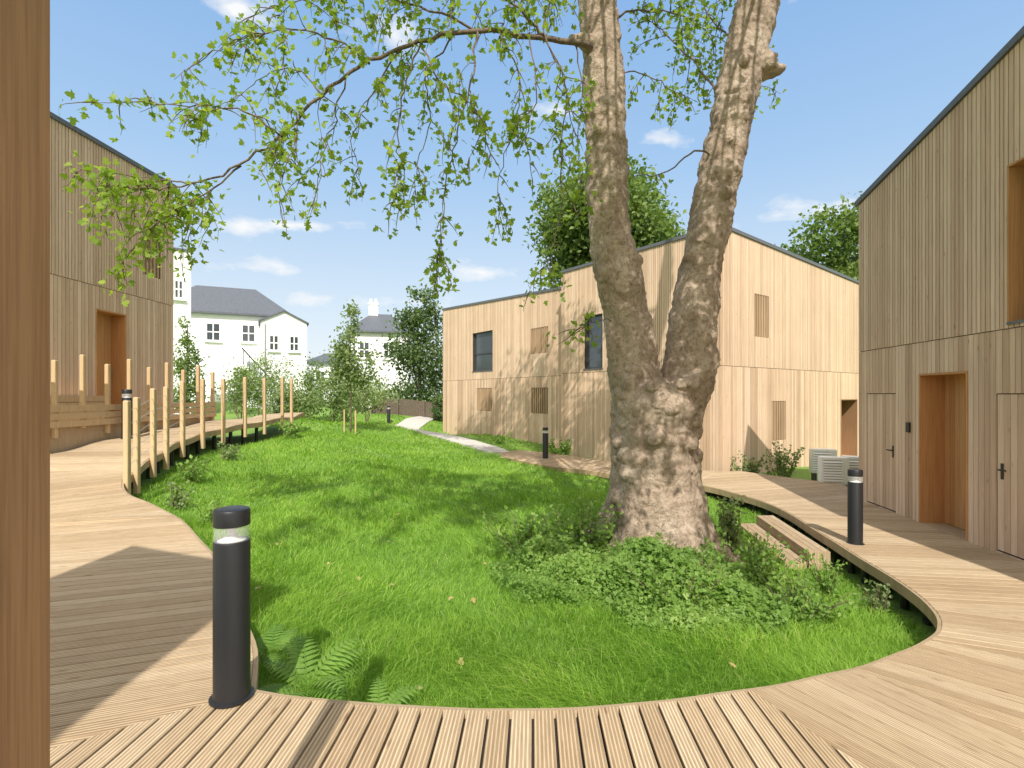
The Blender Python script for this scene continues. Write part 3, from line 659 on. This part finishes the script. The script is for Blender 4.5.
# unseen clumps above the view, placed to dapple lawn, trunk and facades with shade
for k in range(20):
    y=random.uniform(-3.0,1.8); s_=random.uniform(5.6,9.6); upper(Vector((random.uniform(-3.1,4.0),y,max(5.0,s_-y))),16,.052,.06,(.4,.85))
for k in range(13):
    y=random.uniform(.5,3.6); s_=random.uniform(6.6,10.8); upper(Vector((random.uniform(.9,3.2),y,max(5.0,s_-y))),7,.065,.08,(.4,.9))
for k in range(16): upper(Vector((random.uniform(-1.0,4.0),random.uniform(6.5,9.5),random.uniform(8.6,11.5))),14,.058,.10,(.6,1.2),.02)
for k in range(28): upper(Vector((random.uniform(-4.8,1.8),random.uniform(9.0,12.5),random.uniform(11.5,14.5))),13,.055,.11,(.6,1.3),.014)
br.build('branches',M['twig'],pt,True,True)
P=np.array(LP); n=len(P)
nr=rng.normal(size=(n,3))+np.array([0,-.5,.5]); sc=rng.uniform(.07,.122,n); sc[nvis:]*=1.35
me=inst_mesh('crown',PALM[0],PALM[1],P,frames(nr,rng.uniform(0,6.28,n))*sc[:,None,None],rng.beta(2,2,n),M['leaf']); link('crown',me,pt,True)
print('plane leaves',nvis,n)

# ------------------------------------------------------------ other trees & shrubs
def foliage(name,label,cat,base,blobs,n,size,mat,stems=None,group=None,tm=LEAF4,crown='crown',trunk='trunk',up=.5,shell=.55):
    r=empty(name,base,label,cat,group); B_=Vector(base)
    vol=np.array([b[3]*b[4]*b[5] for b in blobs])**.75; cnt=(vol/vol.sum()*n).astype(int); Ps=[]; Ts=[]
    for b,c in zip(blobs,cnt):
        k=max(4,int(c/45)); d=rng.normal(size=(k,3)); d/=np.linalg.norm(d,axis=1,keepdims=True); rad=rng.uniform(shell,1.0,(k,1))
        cc=d*rad*np.array(b[3:6])+np.array(b[:3]); idx=rng.integers(0,k,c)
        sp=np.array(b[3:6])*.17+size*.4
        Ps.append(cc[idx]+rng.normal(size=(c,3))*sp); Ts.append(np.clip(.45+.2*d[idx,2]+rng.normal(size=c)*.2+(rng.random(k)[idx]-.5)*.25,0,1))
    P=np.concatenate(Ps)+np.array(base); T=np.concatenate(Ts); n=len(P)
    nr=rng.normal(size=(n,3))+np.array([0,-.4,up])
    me=inst_mesh(crown,tm[0],tm[1],P,frames(nr,rng.uniform(0,6.28,n))*(rng.uniform(.7,1.3,n)*size)[:,None,None],T,mat); link(crown,me,r,True)
    if stems:
        m=MB()
        for pts,r0,r1 in stems:
            a=catmull([np.array(B_)+np.array(p) for p in pts],4); k=len(a); m.tube(a,[r0+(r1-r0)*q/(k-1) for q in range(k)],7)
        m.build(trunk,M['twig'],r,True,True)
    return r
def bigblobs(h,rad,n,z0):
    out=[]
    for k in range(n):
        a=random.uniform(0,6.28); q=random.random()**.5*rad*.62; z=random.uniform(z0,h-.25*rad); s=rad*random.uniform(.32,.5)*(1-.35*abs((z-z0)/(h-z0)-.45))
        out.append((math.cos(a)*q,math.sin(a)*q,z,s,s,s*.85))
    return out
def tstems(h,rad,n=6):
    st=[([(0,0,-.3),(.1,0,h*.4),(0,.1,h*.75)],rad*.07,rad*.02)]
    for k in range(n):
        a=random.uniform(0,6.28); z=h*random.uniform(.25,.5); st.append(([(0,0,z),(math.cos(a)*rad*.3,math.sin(a)*rad*.3,z+h*.15),(math.cos(a)*rad*.6,math.sin(a)*rad*.6,z+h*.28)],rad*.03,rad*.008))
    return st
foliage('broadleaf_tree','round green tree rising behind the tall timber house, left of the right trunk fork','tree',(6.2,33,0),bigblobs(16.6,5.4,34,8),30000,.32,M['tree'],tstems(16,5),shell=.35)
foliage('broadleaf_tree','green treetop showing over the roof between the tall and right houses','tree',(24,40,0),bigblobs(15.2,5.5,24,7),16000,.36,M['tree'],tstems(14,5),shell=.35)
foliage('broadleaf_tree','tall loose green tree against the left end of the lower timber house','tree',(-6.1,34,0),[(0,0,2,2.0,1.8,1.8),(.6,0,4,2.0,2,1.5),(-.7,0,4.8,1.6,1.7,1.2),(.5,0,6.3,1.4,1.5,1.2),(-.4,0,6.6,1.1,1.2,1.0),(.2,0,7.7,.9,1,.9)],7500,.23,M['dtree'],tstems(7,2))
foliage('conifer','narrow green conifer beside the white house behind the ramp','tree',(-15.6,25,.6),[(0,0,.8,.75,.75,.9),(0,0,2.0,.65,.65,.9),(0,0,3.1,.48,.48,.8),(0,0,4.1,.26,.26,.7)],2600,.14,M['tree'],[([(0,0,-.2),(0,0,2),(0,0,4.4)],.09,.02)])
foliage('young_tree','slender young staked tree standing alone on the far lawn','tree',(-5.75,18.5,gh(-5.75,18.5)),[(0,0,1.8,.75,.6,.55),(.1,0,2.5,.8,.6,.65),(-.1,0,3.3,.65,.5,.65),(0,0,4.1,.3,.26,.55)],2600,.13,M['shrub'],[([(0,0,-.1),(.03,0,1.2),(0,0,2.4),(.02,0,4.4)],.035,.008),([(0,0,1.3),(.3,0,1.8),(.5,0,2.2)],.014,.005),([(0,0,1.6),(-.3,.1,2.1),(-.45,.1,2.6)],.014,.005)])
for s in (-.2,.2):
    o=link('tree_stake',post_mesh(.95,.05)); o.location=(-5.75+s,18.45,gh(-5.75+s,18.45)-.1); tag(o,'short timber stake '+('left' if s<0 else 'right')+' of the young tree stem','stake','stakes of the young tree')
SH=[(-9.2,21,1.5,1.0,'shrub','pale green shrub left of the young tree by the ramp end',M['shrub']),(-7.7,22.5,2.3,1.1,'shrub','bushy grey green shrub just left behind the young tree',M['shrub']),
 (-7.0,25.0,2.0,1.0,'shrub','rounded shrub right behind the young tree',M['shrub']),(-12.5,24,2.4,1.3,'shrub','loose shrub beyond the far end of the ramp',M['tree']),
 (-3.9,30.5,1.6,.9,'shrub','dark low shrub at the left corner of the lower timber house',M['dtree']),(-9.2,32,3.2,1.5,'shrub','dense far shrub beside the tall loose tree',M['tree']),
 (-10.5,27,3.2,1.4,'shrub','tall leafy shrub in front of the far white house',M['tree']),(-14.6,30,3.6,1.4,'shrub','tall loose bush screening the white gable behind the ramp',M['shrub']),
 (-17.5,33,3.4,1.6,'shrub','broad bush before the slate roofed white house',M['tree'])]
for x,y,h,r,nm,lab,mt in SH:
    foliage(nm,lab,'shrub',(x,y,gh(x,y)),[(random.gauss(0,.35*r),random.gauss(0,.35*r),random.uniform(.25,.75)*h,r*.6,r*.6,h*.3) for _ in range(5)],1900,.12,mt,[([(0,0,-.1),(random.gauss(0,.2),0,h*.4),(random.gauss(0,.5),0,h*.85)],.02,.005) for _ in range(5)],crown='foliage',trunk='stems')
hb=[(x,random.gauss(0,.4),.9+random.uniform(0,.9),1.4,1.0,.9+random.random()*.5) for x in np.arange(-18,16,1.3)]
foliage('hedge','long uneven green hedge along the far garden boundary','hedge',(-10,40,.2),hb,8000,.22,M['tree'],crown='foliage')
def plant(x,y,h,r,n,label,mat,size=.06,zb=None,tm=LEAF4):
    z=gh(x,y) if zb is None else zb; st=[]; P=[]
    for k in range(n):
        a=random.uniform(0,6.28); q=random.random()*r; tip=np.array([math.cos(a)*q*1.3,math.sin(a)*q*1.3,h*random.uniform(.55,1.0)]); b=np.array([math.cos(a)*q*.4,math.sin(a)*q*.4,-.03])
        st.append(([tuple(b),tuple(b*.4+tip*.6+np.array([0,0,.05])),tuple(tip)],.006,.002))
        for t in np.linspace(.2,1,int(h/.03)+4): P.append(b*(1-t)+tip*t+rng.normal(size=3)*.035)
    e=empty('leafy_plant',(x,y,z),label,'plant'); P=np.array(P)+np.array([x,y,z]); nn=len(P)
    me=inst_mesh('foliage',tm[0],tm[1],P,frames(rng.normal(size=(nn,3))+np.array([0,-.3,.8]),rng.uniform(0,6.28,nn))*(rng.uniform(.7,1.3,nn)*size)[:,None,None],rng.beta(2,2,nn),mat); link('foliage',me,e,True)
    m=MB()
    for pts,r0,r1 in st:
        a=catmull([np.array(p)+np.array([x,y,z]) for p in pts],3); m.tube(a,[r0+(r1-r0)*q/(len(a)-1) for q in range(len(a))],4)
    m.build('stems',M['twig'],e,True)
plant(2.95,7.0,.95,.3,20,'tall leafy plant right of the big trunk',M['shrub'],.07)
plant(.2,6.5,.55,.5,34,'leafy plant left of the big trunk base',M['cover'],.07)
plant(.85,6.6,.75,.4,30,'leafy plant tucked against the left side of the trunk',M['cover'],.065)
plant(2.75,5.9,.6,.4,32,'leafy plant at the right front of the trunk',M['cover'],.06)
plant(2.9,5.2,.46,.4,26,'low plant at the right end of the ground cover mound',M['cover'],.055)
plant(1.6,5.0,.48,.4,26,'low plant at the front of the ground cover mound',M['cover'],.055)
plant(3.75,6.2,.45,.25,12,'small plant below the steps by the boardwalk edge',M['cover'],.06)
plant(4.0,5.6,.4,.2,10,'weedy plant under the right boardwalk edge',M['shrub'],.05)
plant(3.55,7.4,.4,.3,14,'weedy plant against the lower timber step',M['cover'],.06)
plant(7.0,13.6,1.0,.4,18,'pale shrub by the tall house beside the heat pumps',M['shrub'],.09)
plant(6.3,13.9,.7,.35,14,'low shrub at the sunlit foot of the tall house',M['shrub'],.09)
plant(1.7,17.2,.75,.5,20,'green shrub by the boardwalk bollard below the tall house',M['cover'],.11)
plant(-.6,20.5,.4,.5,14,'low plant on the strip below the lower house',M['cover'],.1)
plant(-4.0,6.95,.35,.25,12,'weedy plant at the bend of the left deck edge',M['cover'],.06)
plant(-4.9,7.6,.4,.25,12,'leafy tuft under the first ramp post',M['shrub'],.06)
plant(-5.5,9.0,.45,.3,14,'leafy tuft beside the ramp fascia',M['cover'],.07)
plant(-6.0,11.0,.4,.3,12,'low plant farther up the ramp edge',M['shrub'],.07)
plant(-6.1,14.5,.5,.4,14,'low plant near the top of the ramp',M['cover'],.09)
def fern(x,y,n,ln,label):
    z=gh(x,y); m=MB()
    for k in range(n):
        a=random.uniform(0,6.28); el=random.uniform(.75,1.3); L_=ln*random.uniform(.7,1.1); pts=[]; p=Vector((x,y,z)); e=el
        for q in range(15):
            pts.append(p.copy()); d=Vector((math.cos(a)*math.cos(e),math.sin(a)*math.cos(e),math.sin(e))); p=p+d*(L_/14); e-=.1
        s=Vector((-math.sin(a),math.cos(a),0)); t=random.random()
        for q in range(14):
            m.poly([pts[q]+s*.003,pts[q+1]+s*.003,pts[q+1]-s*.003,pts[q]-s*.003],None,t*.5)
            if q<1: continue
            w=.10*ln/.5*math.sin(math.pi*min(1,(q+2)/16))**.8; T=(pts[q+1]-pts[q]).normalized()
            for sd in (-1,1):
                tip=pts[q]+s*sd*w+T*w*.45-Vector((0,0,w*.2)); m.poly([pts[q]-T*.004,pts[q]+s*sd*w*.4+T*(w*.05),tip,pts[q]+s*sd*w*.4+T*(w*.3),pts[q]+T*.016],None,min(1,t*.6+.3))
    e=empty('fern',(x,y,z),label,'fern','ferns along the near deck edge'); link('fronds',m.mesh('fronds',M['fern'],fixn=False),e,True)
fern(-1.3,3.3,14,.52,'feathery green fern just right of the near bollard')
fern(-.76,2.98,12,.36,'small fern at the near deck edge, right of the larger fern')
fern(-1.75,3.75,10,.42,'fern partly behind the near bollard')

# ------------------------------------------------------------ ground cover & grass
def inpoly(x,y,poly):
    ins=np.zeros(len(x),bool); n=len(poly)
    for i in range(n):
        x0,y0=poly[i]; x1,y1=poly[(i+1)%n]
        c=((y0>y)!=(y1>y))&(x<(x1-x0)*(y-y0)/(y1-y0+1e-12)+x0); ins^=c
    return ins
lawn=[tuple(p) for p in RIGHT[:-1]]+[(-3.0,21.7),(-4.0,27),(-3.0,31),(-16,31),(-8.6,18.2)]+[tuple(p) for p in LEFT[::-1]]
n=60000; a=rng.uniform(0,6.28,n); r=rng.random(n)**.58; x=1.5+np.cos(a)*r*1.75; y=5.75+np.sin(a)*r*1.42
edge=np.sin(a*5)*.15+np.sin(a*3+1)*.12+np.sin(a*9+2)*.08
keep=(edge+r<.97)&(rng.random(n)<np.clip((.86+.42*nz(x,y,2.6)+.3*nz(x+3,y,6.1))*(1.25-.65*r),0.1,1)); x,y=x[keep],y[keep]; rr=r[keep]; n=len(x)
hm=.10+.30*np.clip(1-rr*rr,0,1)+.14*nz(x,y,3.3)+.11*nz(x,y,7.0); z=gh(x,y)+np.maximum(.03,hm)*(rng.random(n)**.5)
me=inst_mesh('ground_cover',TRI[0],TRI[1],np.stack([x,y,z],1),frames(rng.normal(size=(n,3))*.75+np.array([0,-.45,1.]),rng.uniform(0,6.28,n))*(rng.uniform(.017,.045,n)*(1+.4*nz(x,y,2.0)))[:,None,None],np.clip(rng.beta(2,2,n)*.8+.1+.25*nz(x,y,2.3),0,1),M['cover'])
tag(link('ground_cover',me),'leafy green ground cover spreading around the foot of the big tree','ground cover',kind='stuff')
n=460000; y=2.55*(30/2.55)**rng.random(n); x=y*rng.uniform(-1.3,1.25,n)
k=inpoly(x,y,lawn)
k&=((x-1.87)**2+(y-6.8)**2>.62)
k&=~((x>3.75+.14*(y-6.9))&(y>7.0)&(y<9.3)&(x<4.9))
pc=np.array(pl)
dm=np.full(len(x),9.)
for q in pc: dm=np.minimum(dm,(x-q[0])**2+(y-q[1])**2)
k&=dm>.55**2
x,y=x[k],y[k]
x2=rng.uniform(-6,6,14000); y2=rng.uniform(13,31,14000); dm=np.full(len(x2),9.)
for q in pc: dm=np.minimum(dm,(x2-q[0])**2+(y2-q[1])**2)
k2=~inpoly(x2,y2,[A,K,(9,22),(6,28)])&~inpoly(x2,y2,[P1,P2,(9,25),(3,33)])&(x2+ (y2-17)*.45 > .6)&(y2>16.6)&(dm>.31); x=np.concatenate([x,x2[k2]]); y=np.concatenate([y,y2[k2]])
n=len(x); z=gh(x,y)-.01
tuft=.5+.5*nz(x*1.0+.7*nz(x,y,.8),y,5.2)
h=rng.uniform(.045,.12,n)*(.9+.45*tuft)*(1+.2*nz(x,y,1.3)); h*=np.where(y<4.8,1.2,1.0); w=np.maximum(.0022,.00070*y)*rng.uniform(.7,1.3,n)
ln=rng.normal(size=(n,2))*.5+np.stack([.45*nz(x,y,.9)+.4*nz(x,y,3.1),.45*nz(x+5,y+3,1.1)+.35*nz(x,y,3.7)],1)
az=rng.uniform(0,6.28,n); ax=np.stack([np.cos(az),np.sin(az),np.zeros(n)],1); lv=np.concatenate([ln,np.zeros((n,1))],1)
up=np.zeros((n,3)); up[:,2]=1; b=np.stack([x,y,z],1)
c1=b+up*(h*.6)[:,None]+lv*(h*.35)[:,None]; c2=b+up*(h*.82)[:,None]+lv*(h*1.15)[:,None]
V=np.stack([b-ax*w[:,None],b+ax*w[:,None],c1+ax*(w*.7)[:,None],c1-ax*(w*.7)[:,None],c2],1).reshape(-1,3)
me=bpy.data.meshes.new('grass'); me.vertices.add(len(V)); me.vertices.foreach_set('co',V.astype(np.float32).ravel())
lo=(np.arange(n)[:,None]*5+np.array([0,1,2,3,3,2,4])[None,:]).ravel(); me.loops.add(len(lo)); me.loops.foreach_set('vertex_index',lo.astype(np.int32))
stt=(np.arange(n)[:,None]*7+np.array([0,4])[None,:]).ravel(); me.polygons.add(len(stt)); me.polygons.foreach_set('loop_start',stt.astype(np.int32)); me.update(calc_edges=True)
tt=np.clip(rng.beta(2,2.4,n)+.15*(tuft-.5)+np.where(rng.random(n)<.03,.5,0),0,1)
at=me.attributes.new('tint','FLOAT','FACE'); at.data.foreach_set('value',np.repeat(tt,2).astype(np.float32)); me.materials.append(M['grass'])
tag(link('grass',me),'long soft green grass blades covering the lawn','grass',kind='stuff'); print('blades',n)
n=45; y=rng.uniform(3.0,9,n); x=rng.uniform(-3,3.3,n); k=inpoly(x,y,lawn); x,y=x[k],y[k]; n=len(x)
me=inst_mesh('fallen_leaves',PALM[0],PALM[1],np.stack([x,y,gh(x,y)+.08],1),frames(rng.normal(size=(n,3))*.4+np.array([0,-.2,1]),rng.uniform(0,6.28,n))*rng.uniform(.05,.08,n)[:,None,None],rng.random(n),M['dry'])
tag(link('fallen_leaves',me),'dry yellow leaves scattered over the lawn','fallen leaves',kind='stuff')

# ------------------------------------------------------------ white houses & fence
def white_house(loc,rz,w,d,hw,hr,label,wins,chim=None,ridge='x',hip=0.0,o=.35):
    r=empty('white_house',loc,label,'house',None,rz); m=MB(); x,y=w/2,d/2
    m.box(-x,x,-y,y,-1,hw)
    if ridge=='x':
        q=MB(); ze=hw-(0 if hip else hr*o/y)
        if hip:
            e=[(-x-o,-y-o,ze),(x+o,-y-o,ze),(x+o,y+o,ze),(-x-o,y+o,ze)]; a,b=(-x+hip,0,hw+hr),(x-hip,0,hw+hr)
            q.poly([e[0],e[1],b,a]); q.poly([e[1],e[2],b]); q.poly([e[2],e[3],a,b]); q.poly([e[3],e[0],a]); q.box(-x-o,x+o,-y-o,y+o,ze-.14,ze-.003)
        else:
            for s in (-x+.002,x-.002): m.poly([(s,-y,hw),(s,y,hw),(s,0,hw+hr)])
            for sg in (-1,1): q.hexa([(-x-o,sg*(y+o),ze),(x+o,sg*(y+o),ze),(x+o,0,hw+hr),(-x-o,0,hw+hr)]+[(-x-o,sg*(y+o),ze+.12),(x+o,sg*(y+o),ze+.12),(x+o,0,hw+hr+.12),(-x-o,0,hw+hr+.12)])
    else:
        for s in (-y+.002,y-.002): m.poly([(-x,s,hw),(x,s,hw),(0,s,hw+hr)])
        q=MB(); o=.15
        for sg in (-1,1): q.hexa([(sg*(x+o),-y-o,hw-hr*o/x),(sg*(x+o),y+o,hw-hr*o/x),(0,y+o,hw+hr),(0,-y-o,hw+hr)]+[(sg*(x+o),-y-o,hw-hr*o/x+.1),(sg*(x+o),y+o,hw-hr*o/x+.1),(0,y+o,hw+hr+.1),(0,-y-o,hw+hr+.1)])
    link('wall',m.mesh('wall',M['white']),r); rf=link('roof',q.mesh('roof',M['slate']),r)
    if chim:
        c=MB(); c.box(chim-.4,chim+.4,-.3,.3,hw+hr*.5,hw+hr+.8); c.box(chim-.46,chim+.46,-.36,.36,hw+hr+.8,hw+hr+.95)
        for e in (-.22,.22): c.lathe([(0,0),(.13,0),(.1,.4),(0,.4)],10,(chim+e,0,hw+hr+.95))
        link('chimney',c.mesh('chimney',M['white']),rf)
    c=MB(); c.tube([(-x+.3,-y-.08,hw-.2),(-x+.3,-y-.08,-.9)],[.05,.05],6); link('downpipe',c.mesh('downpipe',M['grille']),r)
    for (u,z,ww,hh) in wins:
        f=MB(); t=.09; yy=-y-.03
        for a in ((u-ww/2,u-ww/2+t,z,z+hh),(u+ww/2-t,u+ww/2,z,z+hh),(u-ww/2+t,u+ww/2-t,z,z+t),(u-ww/2+t,u+ww/2-t,z+hh-t,z+hh),(u-ww/2+t,u+ww/2-t,z+hh*.5-.04,z+hh*.5+.04),(u-.04,u+.04,z+t,z+hh*.5-.04),(u-.04,u+.04,z+hh*.5+.04,z+hh-t)): f.box(a[0],a[1],yy-.03,yy+.03,a[2],a[3])
        fo=link('window',f.mesh('window',M['hp']),r); p=MB(); p.box(u-ww/2+.03,u+ww/2-.03,yy+.005,yy+.02,z+.03,z+hh-.03); link('pane',p.mesh('pane',M['glass']),fo)
        p=MB(); p.box(u-ww/2-.1,u+ww/2+.1,yy-.14,yy+.03,z-.1,z-.005); link('sill',p.mesh('sill',M['hp']),fo)
    return r
white_house((-23.6,43,1.5),R(24),9.5,7,6.4,2.6,'white house with grey slate roof left of the white gable',[(-3.0,4.2,1.0,1.4),(-.6,4.2,1.0,1.4),(1.8,4.2,1.0,1.4),(3.6,4.2,.9,1.4),(1.8,.8,1.0,1.6)],hip=2.6)
white_house((-18.3,41.5,1.5),R(26),3.2,5,5.6,.8,'white gabled wing with windows right of the slate roofed house',[(-.7,3.4,.7,1.2),(.7,3.4,.7,1.2)],ridge='y')
white_house((-20.75,30.5,1.5),R(33),3.2,3,8.4,.2,'tall plain white house partly hidden by the left timber house',[(1.0,5.6,.5,1.1)],o=.08)
white_house((-11.9,47,1.5),R(14),4.8,6,5.5,1.9,'white house with dark roof and chimney left of the tall loose tree',[(-1.3,3.2,.9,1.4),(.7,3.2,.9,1.4)],chim=-.6,hip=1.6)
white_house((-18.6,54,1.5),R(15),4.2,5,3.4,1.0,'low white building between the two slate roofed houses',[(-1.0,1.4,.9,1.1),(.8,1.4,.9,1.1)],hip=1.4)
ft=empty('fence',(-6.5,33.2,.3),'dark timber board fence beyond the gravel path','fence'); m=MB()
for k in range(46): x=-8.6+k*.11; m.box(x,x+.1,32.0-(k*.02),32.03-(k*.02),gh(x,32)-.1,gh(x,32)+1.0,t=random.random())
m.build('board_panel',M['fence'],ft,True)
for k in range(4):
    x=-8.6+k*1.65; p=MB(); p.box(x-.05,x+.05,31.85-k*.3,31.93-k*.3,gh(x,32)-.1,gh(x,32)+1.08); p.build('fence_post',M['fence'],ft,True)
st=empty('outside_stair',(-17,36,1),'white outside stair with black handrail below the white gable','stair'); m=MB()
for k in range(8): m.box(-18.4+k*.3,-18.1+k*.3,35.5,36.5,.6,3.9-k*.36)
m.build('stair_flight',M['white'],st,True); m=MB(); m.tube([(-18.4,35.45,4.8),(-16.0,35.45,2.2)],[.05,.05],6)
for k in range(7): x=-18.3+k*.38; m.tube([(x,35.45,3.7-k*.4),(x,35.45,4.7-k*.41)],[.025,.025],5)
m.build('handrail',M['black'],st,True)

# ------------------------------------------------------------ light, sky, camera
sd=Vector((.0,1,-1.0)); sl=bpy.data.lights.new('sun','SUN'); sl.energy=5.0; sl.angle=R(.4); sl.color=(1,.95,.87)
so=bpy.data.objects.new('sun',sl); COL.objects.link(so); so.rotation_euler=sd.to_track_quat('-Z','Y').to_euler(); so.location=(0,-10,20)
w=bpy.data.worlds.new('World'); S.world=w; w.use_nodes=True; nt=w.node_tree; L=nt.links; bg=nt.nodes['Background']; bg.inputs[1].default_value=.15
sk=nt.nodes.new('ShaderNodeTexSky'); sk.sky_type='NISHITA'; sk.sun_disc=False; sk.sun_elevation=R(45); sk.sun_rotation=R(180); sk.air_density=1.0; sk.dust_density=1.0; sk.ozone_density=1.0
tc=nt.nodes.new('ShaderNodeTexCoord')
sx=nt.nodes.new('ShaderNodeSeparateXYZ'); L.new(tc.outputs['Generated'],sx.inputs[0])
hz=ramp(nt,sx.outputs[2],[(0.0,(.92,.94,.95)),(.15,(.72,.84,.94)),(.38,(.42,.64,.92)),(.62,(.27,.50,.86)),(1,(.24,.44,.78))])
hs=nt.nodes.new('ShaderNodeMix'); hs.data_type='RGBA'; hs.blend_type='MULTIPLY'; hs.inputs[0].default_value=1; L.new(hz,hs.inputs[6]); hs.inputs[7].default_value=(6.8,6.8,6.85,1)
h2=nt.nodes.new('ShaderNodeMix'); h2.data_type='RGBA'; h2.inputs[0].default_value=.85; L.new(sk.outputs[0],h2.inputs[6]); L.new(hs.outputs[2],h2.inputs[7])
# warm glow added to the sky around the sun, filling the shade
dt=nt.nodes.new('ShaderNodeVectorMath'); dt.operation='DOT_PRODUCT'; L.new(tc.outputs['Generated'],dt.inputs[0]); dt.inputs[1].default_value=tuple((-sd).normalized())
au=ramp(nt,dt.outputs['Value'],[(.12,(0,0,0)),(.95,(1,1,1))])
h3=nt.nodes.new('ShaderNodeMix'); h3.data_type='RGBA'; L.new(au,h3.inputs[0]); L.new(h2.outputs[2],h3.inputs[6]); h3.inputs[7].default_value=(9.8,9.1,8.2,1)
# small fair-weather clouds: soft patches of sky broken up by noise
u=mth(nt,'DIVIDE',sx.outputs[0],sx.outputs[1]); v=mth(nt,'DIVIDE',sx.outputs[2],sx.outputs[1]); mask=None
for cx,cy,rx,ry in ((240,8,60,26),(395,38,60,40),(250,268,75,14),(820,210,52,20),(322,298,60,10),(485,272,42,12),(425,300,60,14),(560,110,60,14),(665,140,30,12),(300,225,110,9)):
    a=mth(nt,'DIVIDE',mth(nt,'SUBTRACT',u,(cx-512)/F),rx/F); b_=mth(nt,'DIVIDE',mth(nt,'SUBTRACT',v,(HY-cy)/F),ry/F)
    d=mth(nt,'SQRT',mth(nt,'ADD',mth(nt,'MULTIPLY',a,a),mth(nt,'MULTIPLY',b_,b_))); q=mth(nt,'MAXIMUM',mth(nt,'SUBTRACT',1.0,mth(nt,'MULTIPLY',d,.7)),0.0)
    mask=q if mask is None else mth(nt,'MAXIMUM',mask,q)
mp=nt.nodes.new('ShaderNodeMapping'); mp.inputs['Scale'].default_value=(1,1,2.2); mp.inputs['Location'].default_value=(.35,.2,.1); L.new(tc.outputs['Generated'],mp.inputs[0])
n1=N(nt,'ShaderNodeTexNoise',Scale=9.0,Detail=9.0,Roughness=.58); L.new(mp.outputs[0],n1.inputs['Vector'])
val=mth(nt,'ADD',mth(nt,'MULTIPLY',mask,.85),mth(nt,'MULTIPLY',mth(nt,'SUBTRACT',n1.outputs[0],.5),2.2))
cl=ramp(nt,val,[(.42,(0,0,0)),(.95,(.95,.95,.95))])
mx=nt.nodes.new('ShaderNodeMix'); mx.data_type='RGBA'; L.new(cl,mx.inputs[0]); L.new(h3.outputs[2],mx.inputs[6]); mx.inputs[7].default_value=(6.7,6.7,6.65,1)
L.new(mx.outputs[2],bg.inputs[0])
cam=bpy.data.cameras.new('camera'); co_=bpy.data.objects.new('camera',cam); COL.objects.link(co_); co_.location=(0,0,EYE); co_.rotation_euler=(R(90),0,0)
cam.sensor_width=36; cam.lens=36*F/1024; cam.shift_y=11/1024; cam.clip_start=.05; cam.clip_end=2000; S.camera=co_
S.view_settings.view_transform='Standard'; S.view_settings.look='None'; S.view_settings.exposure=0
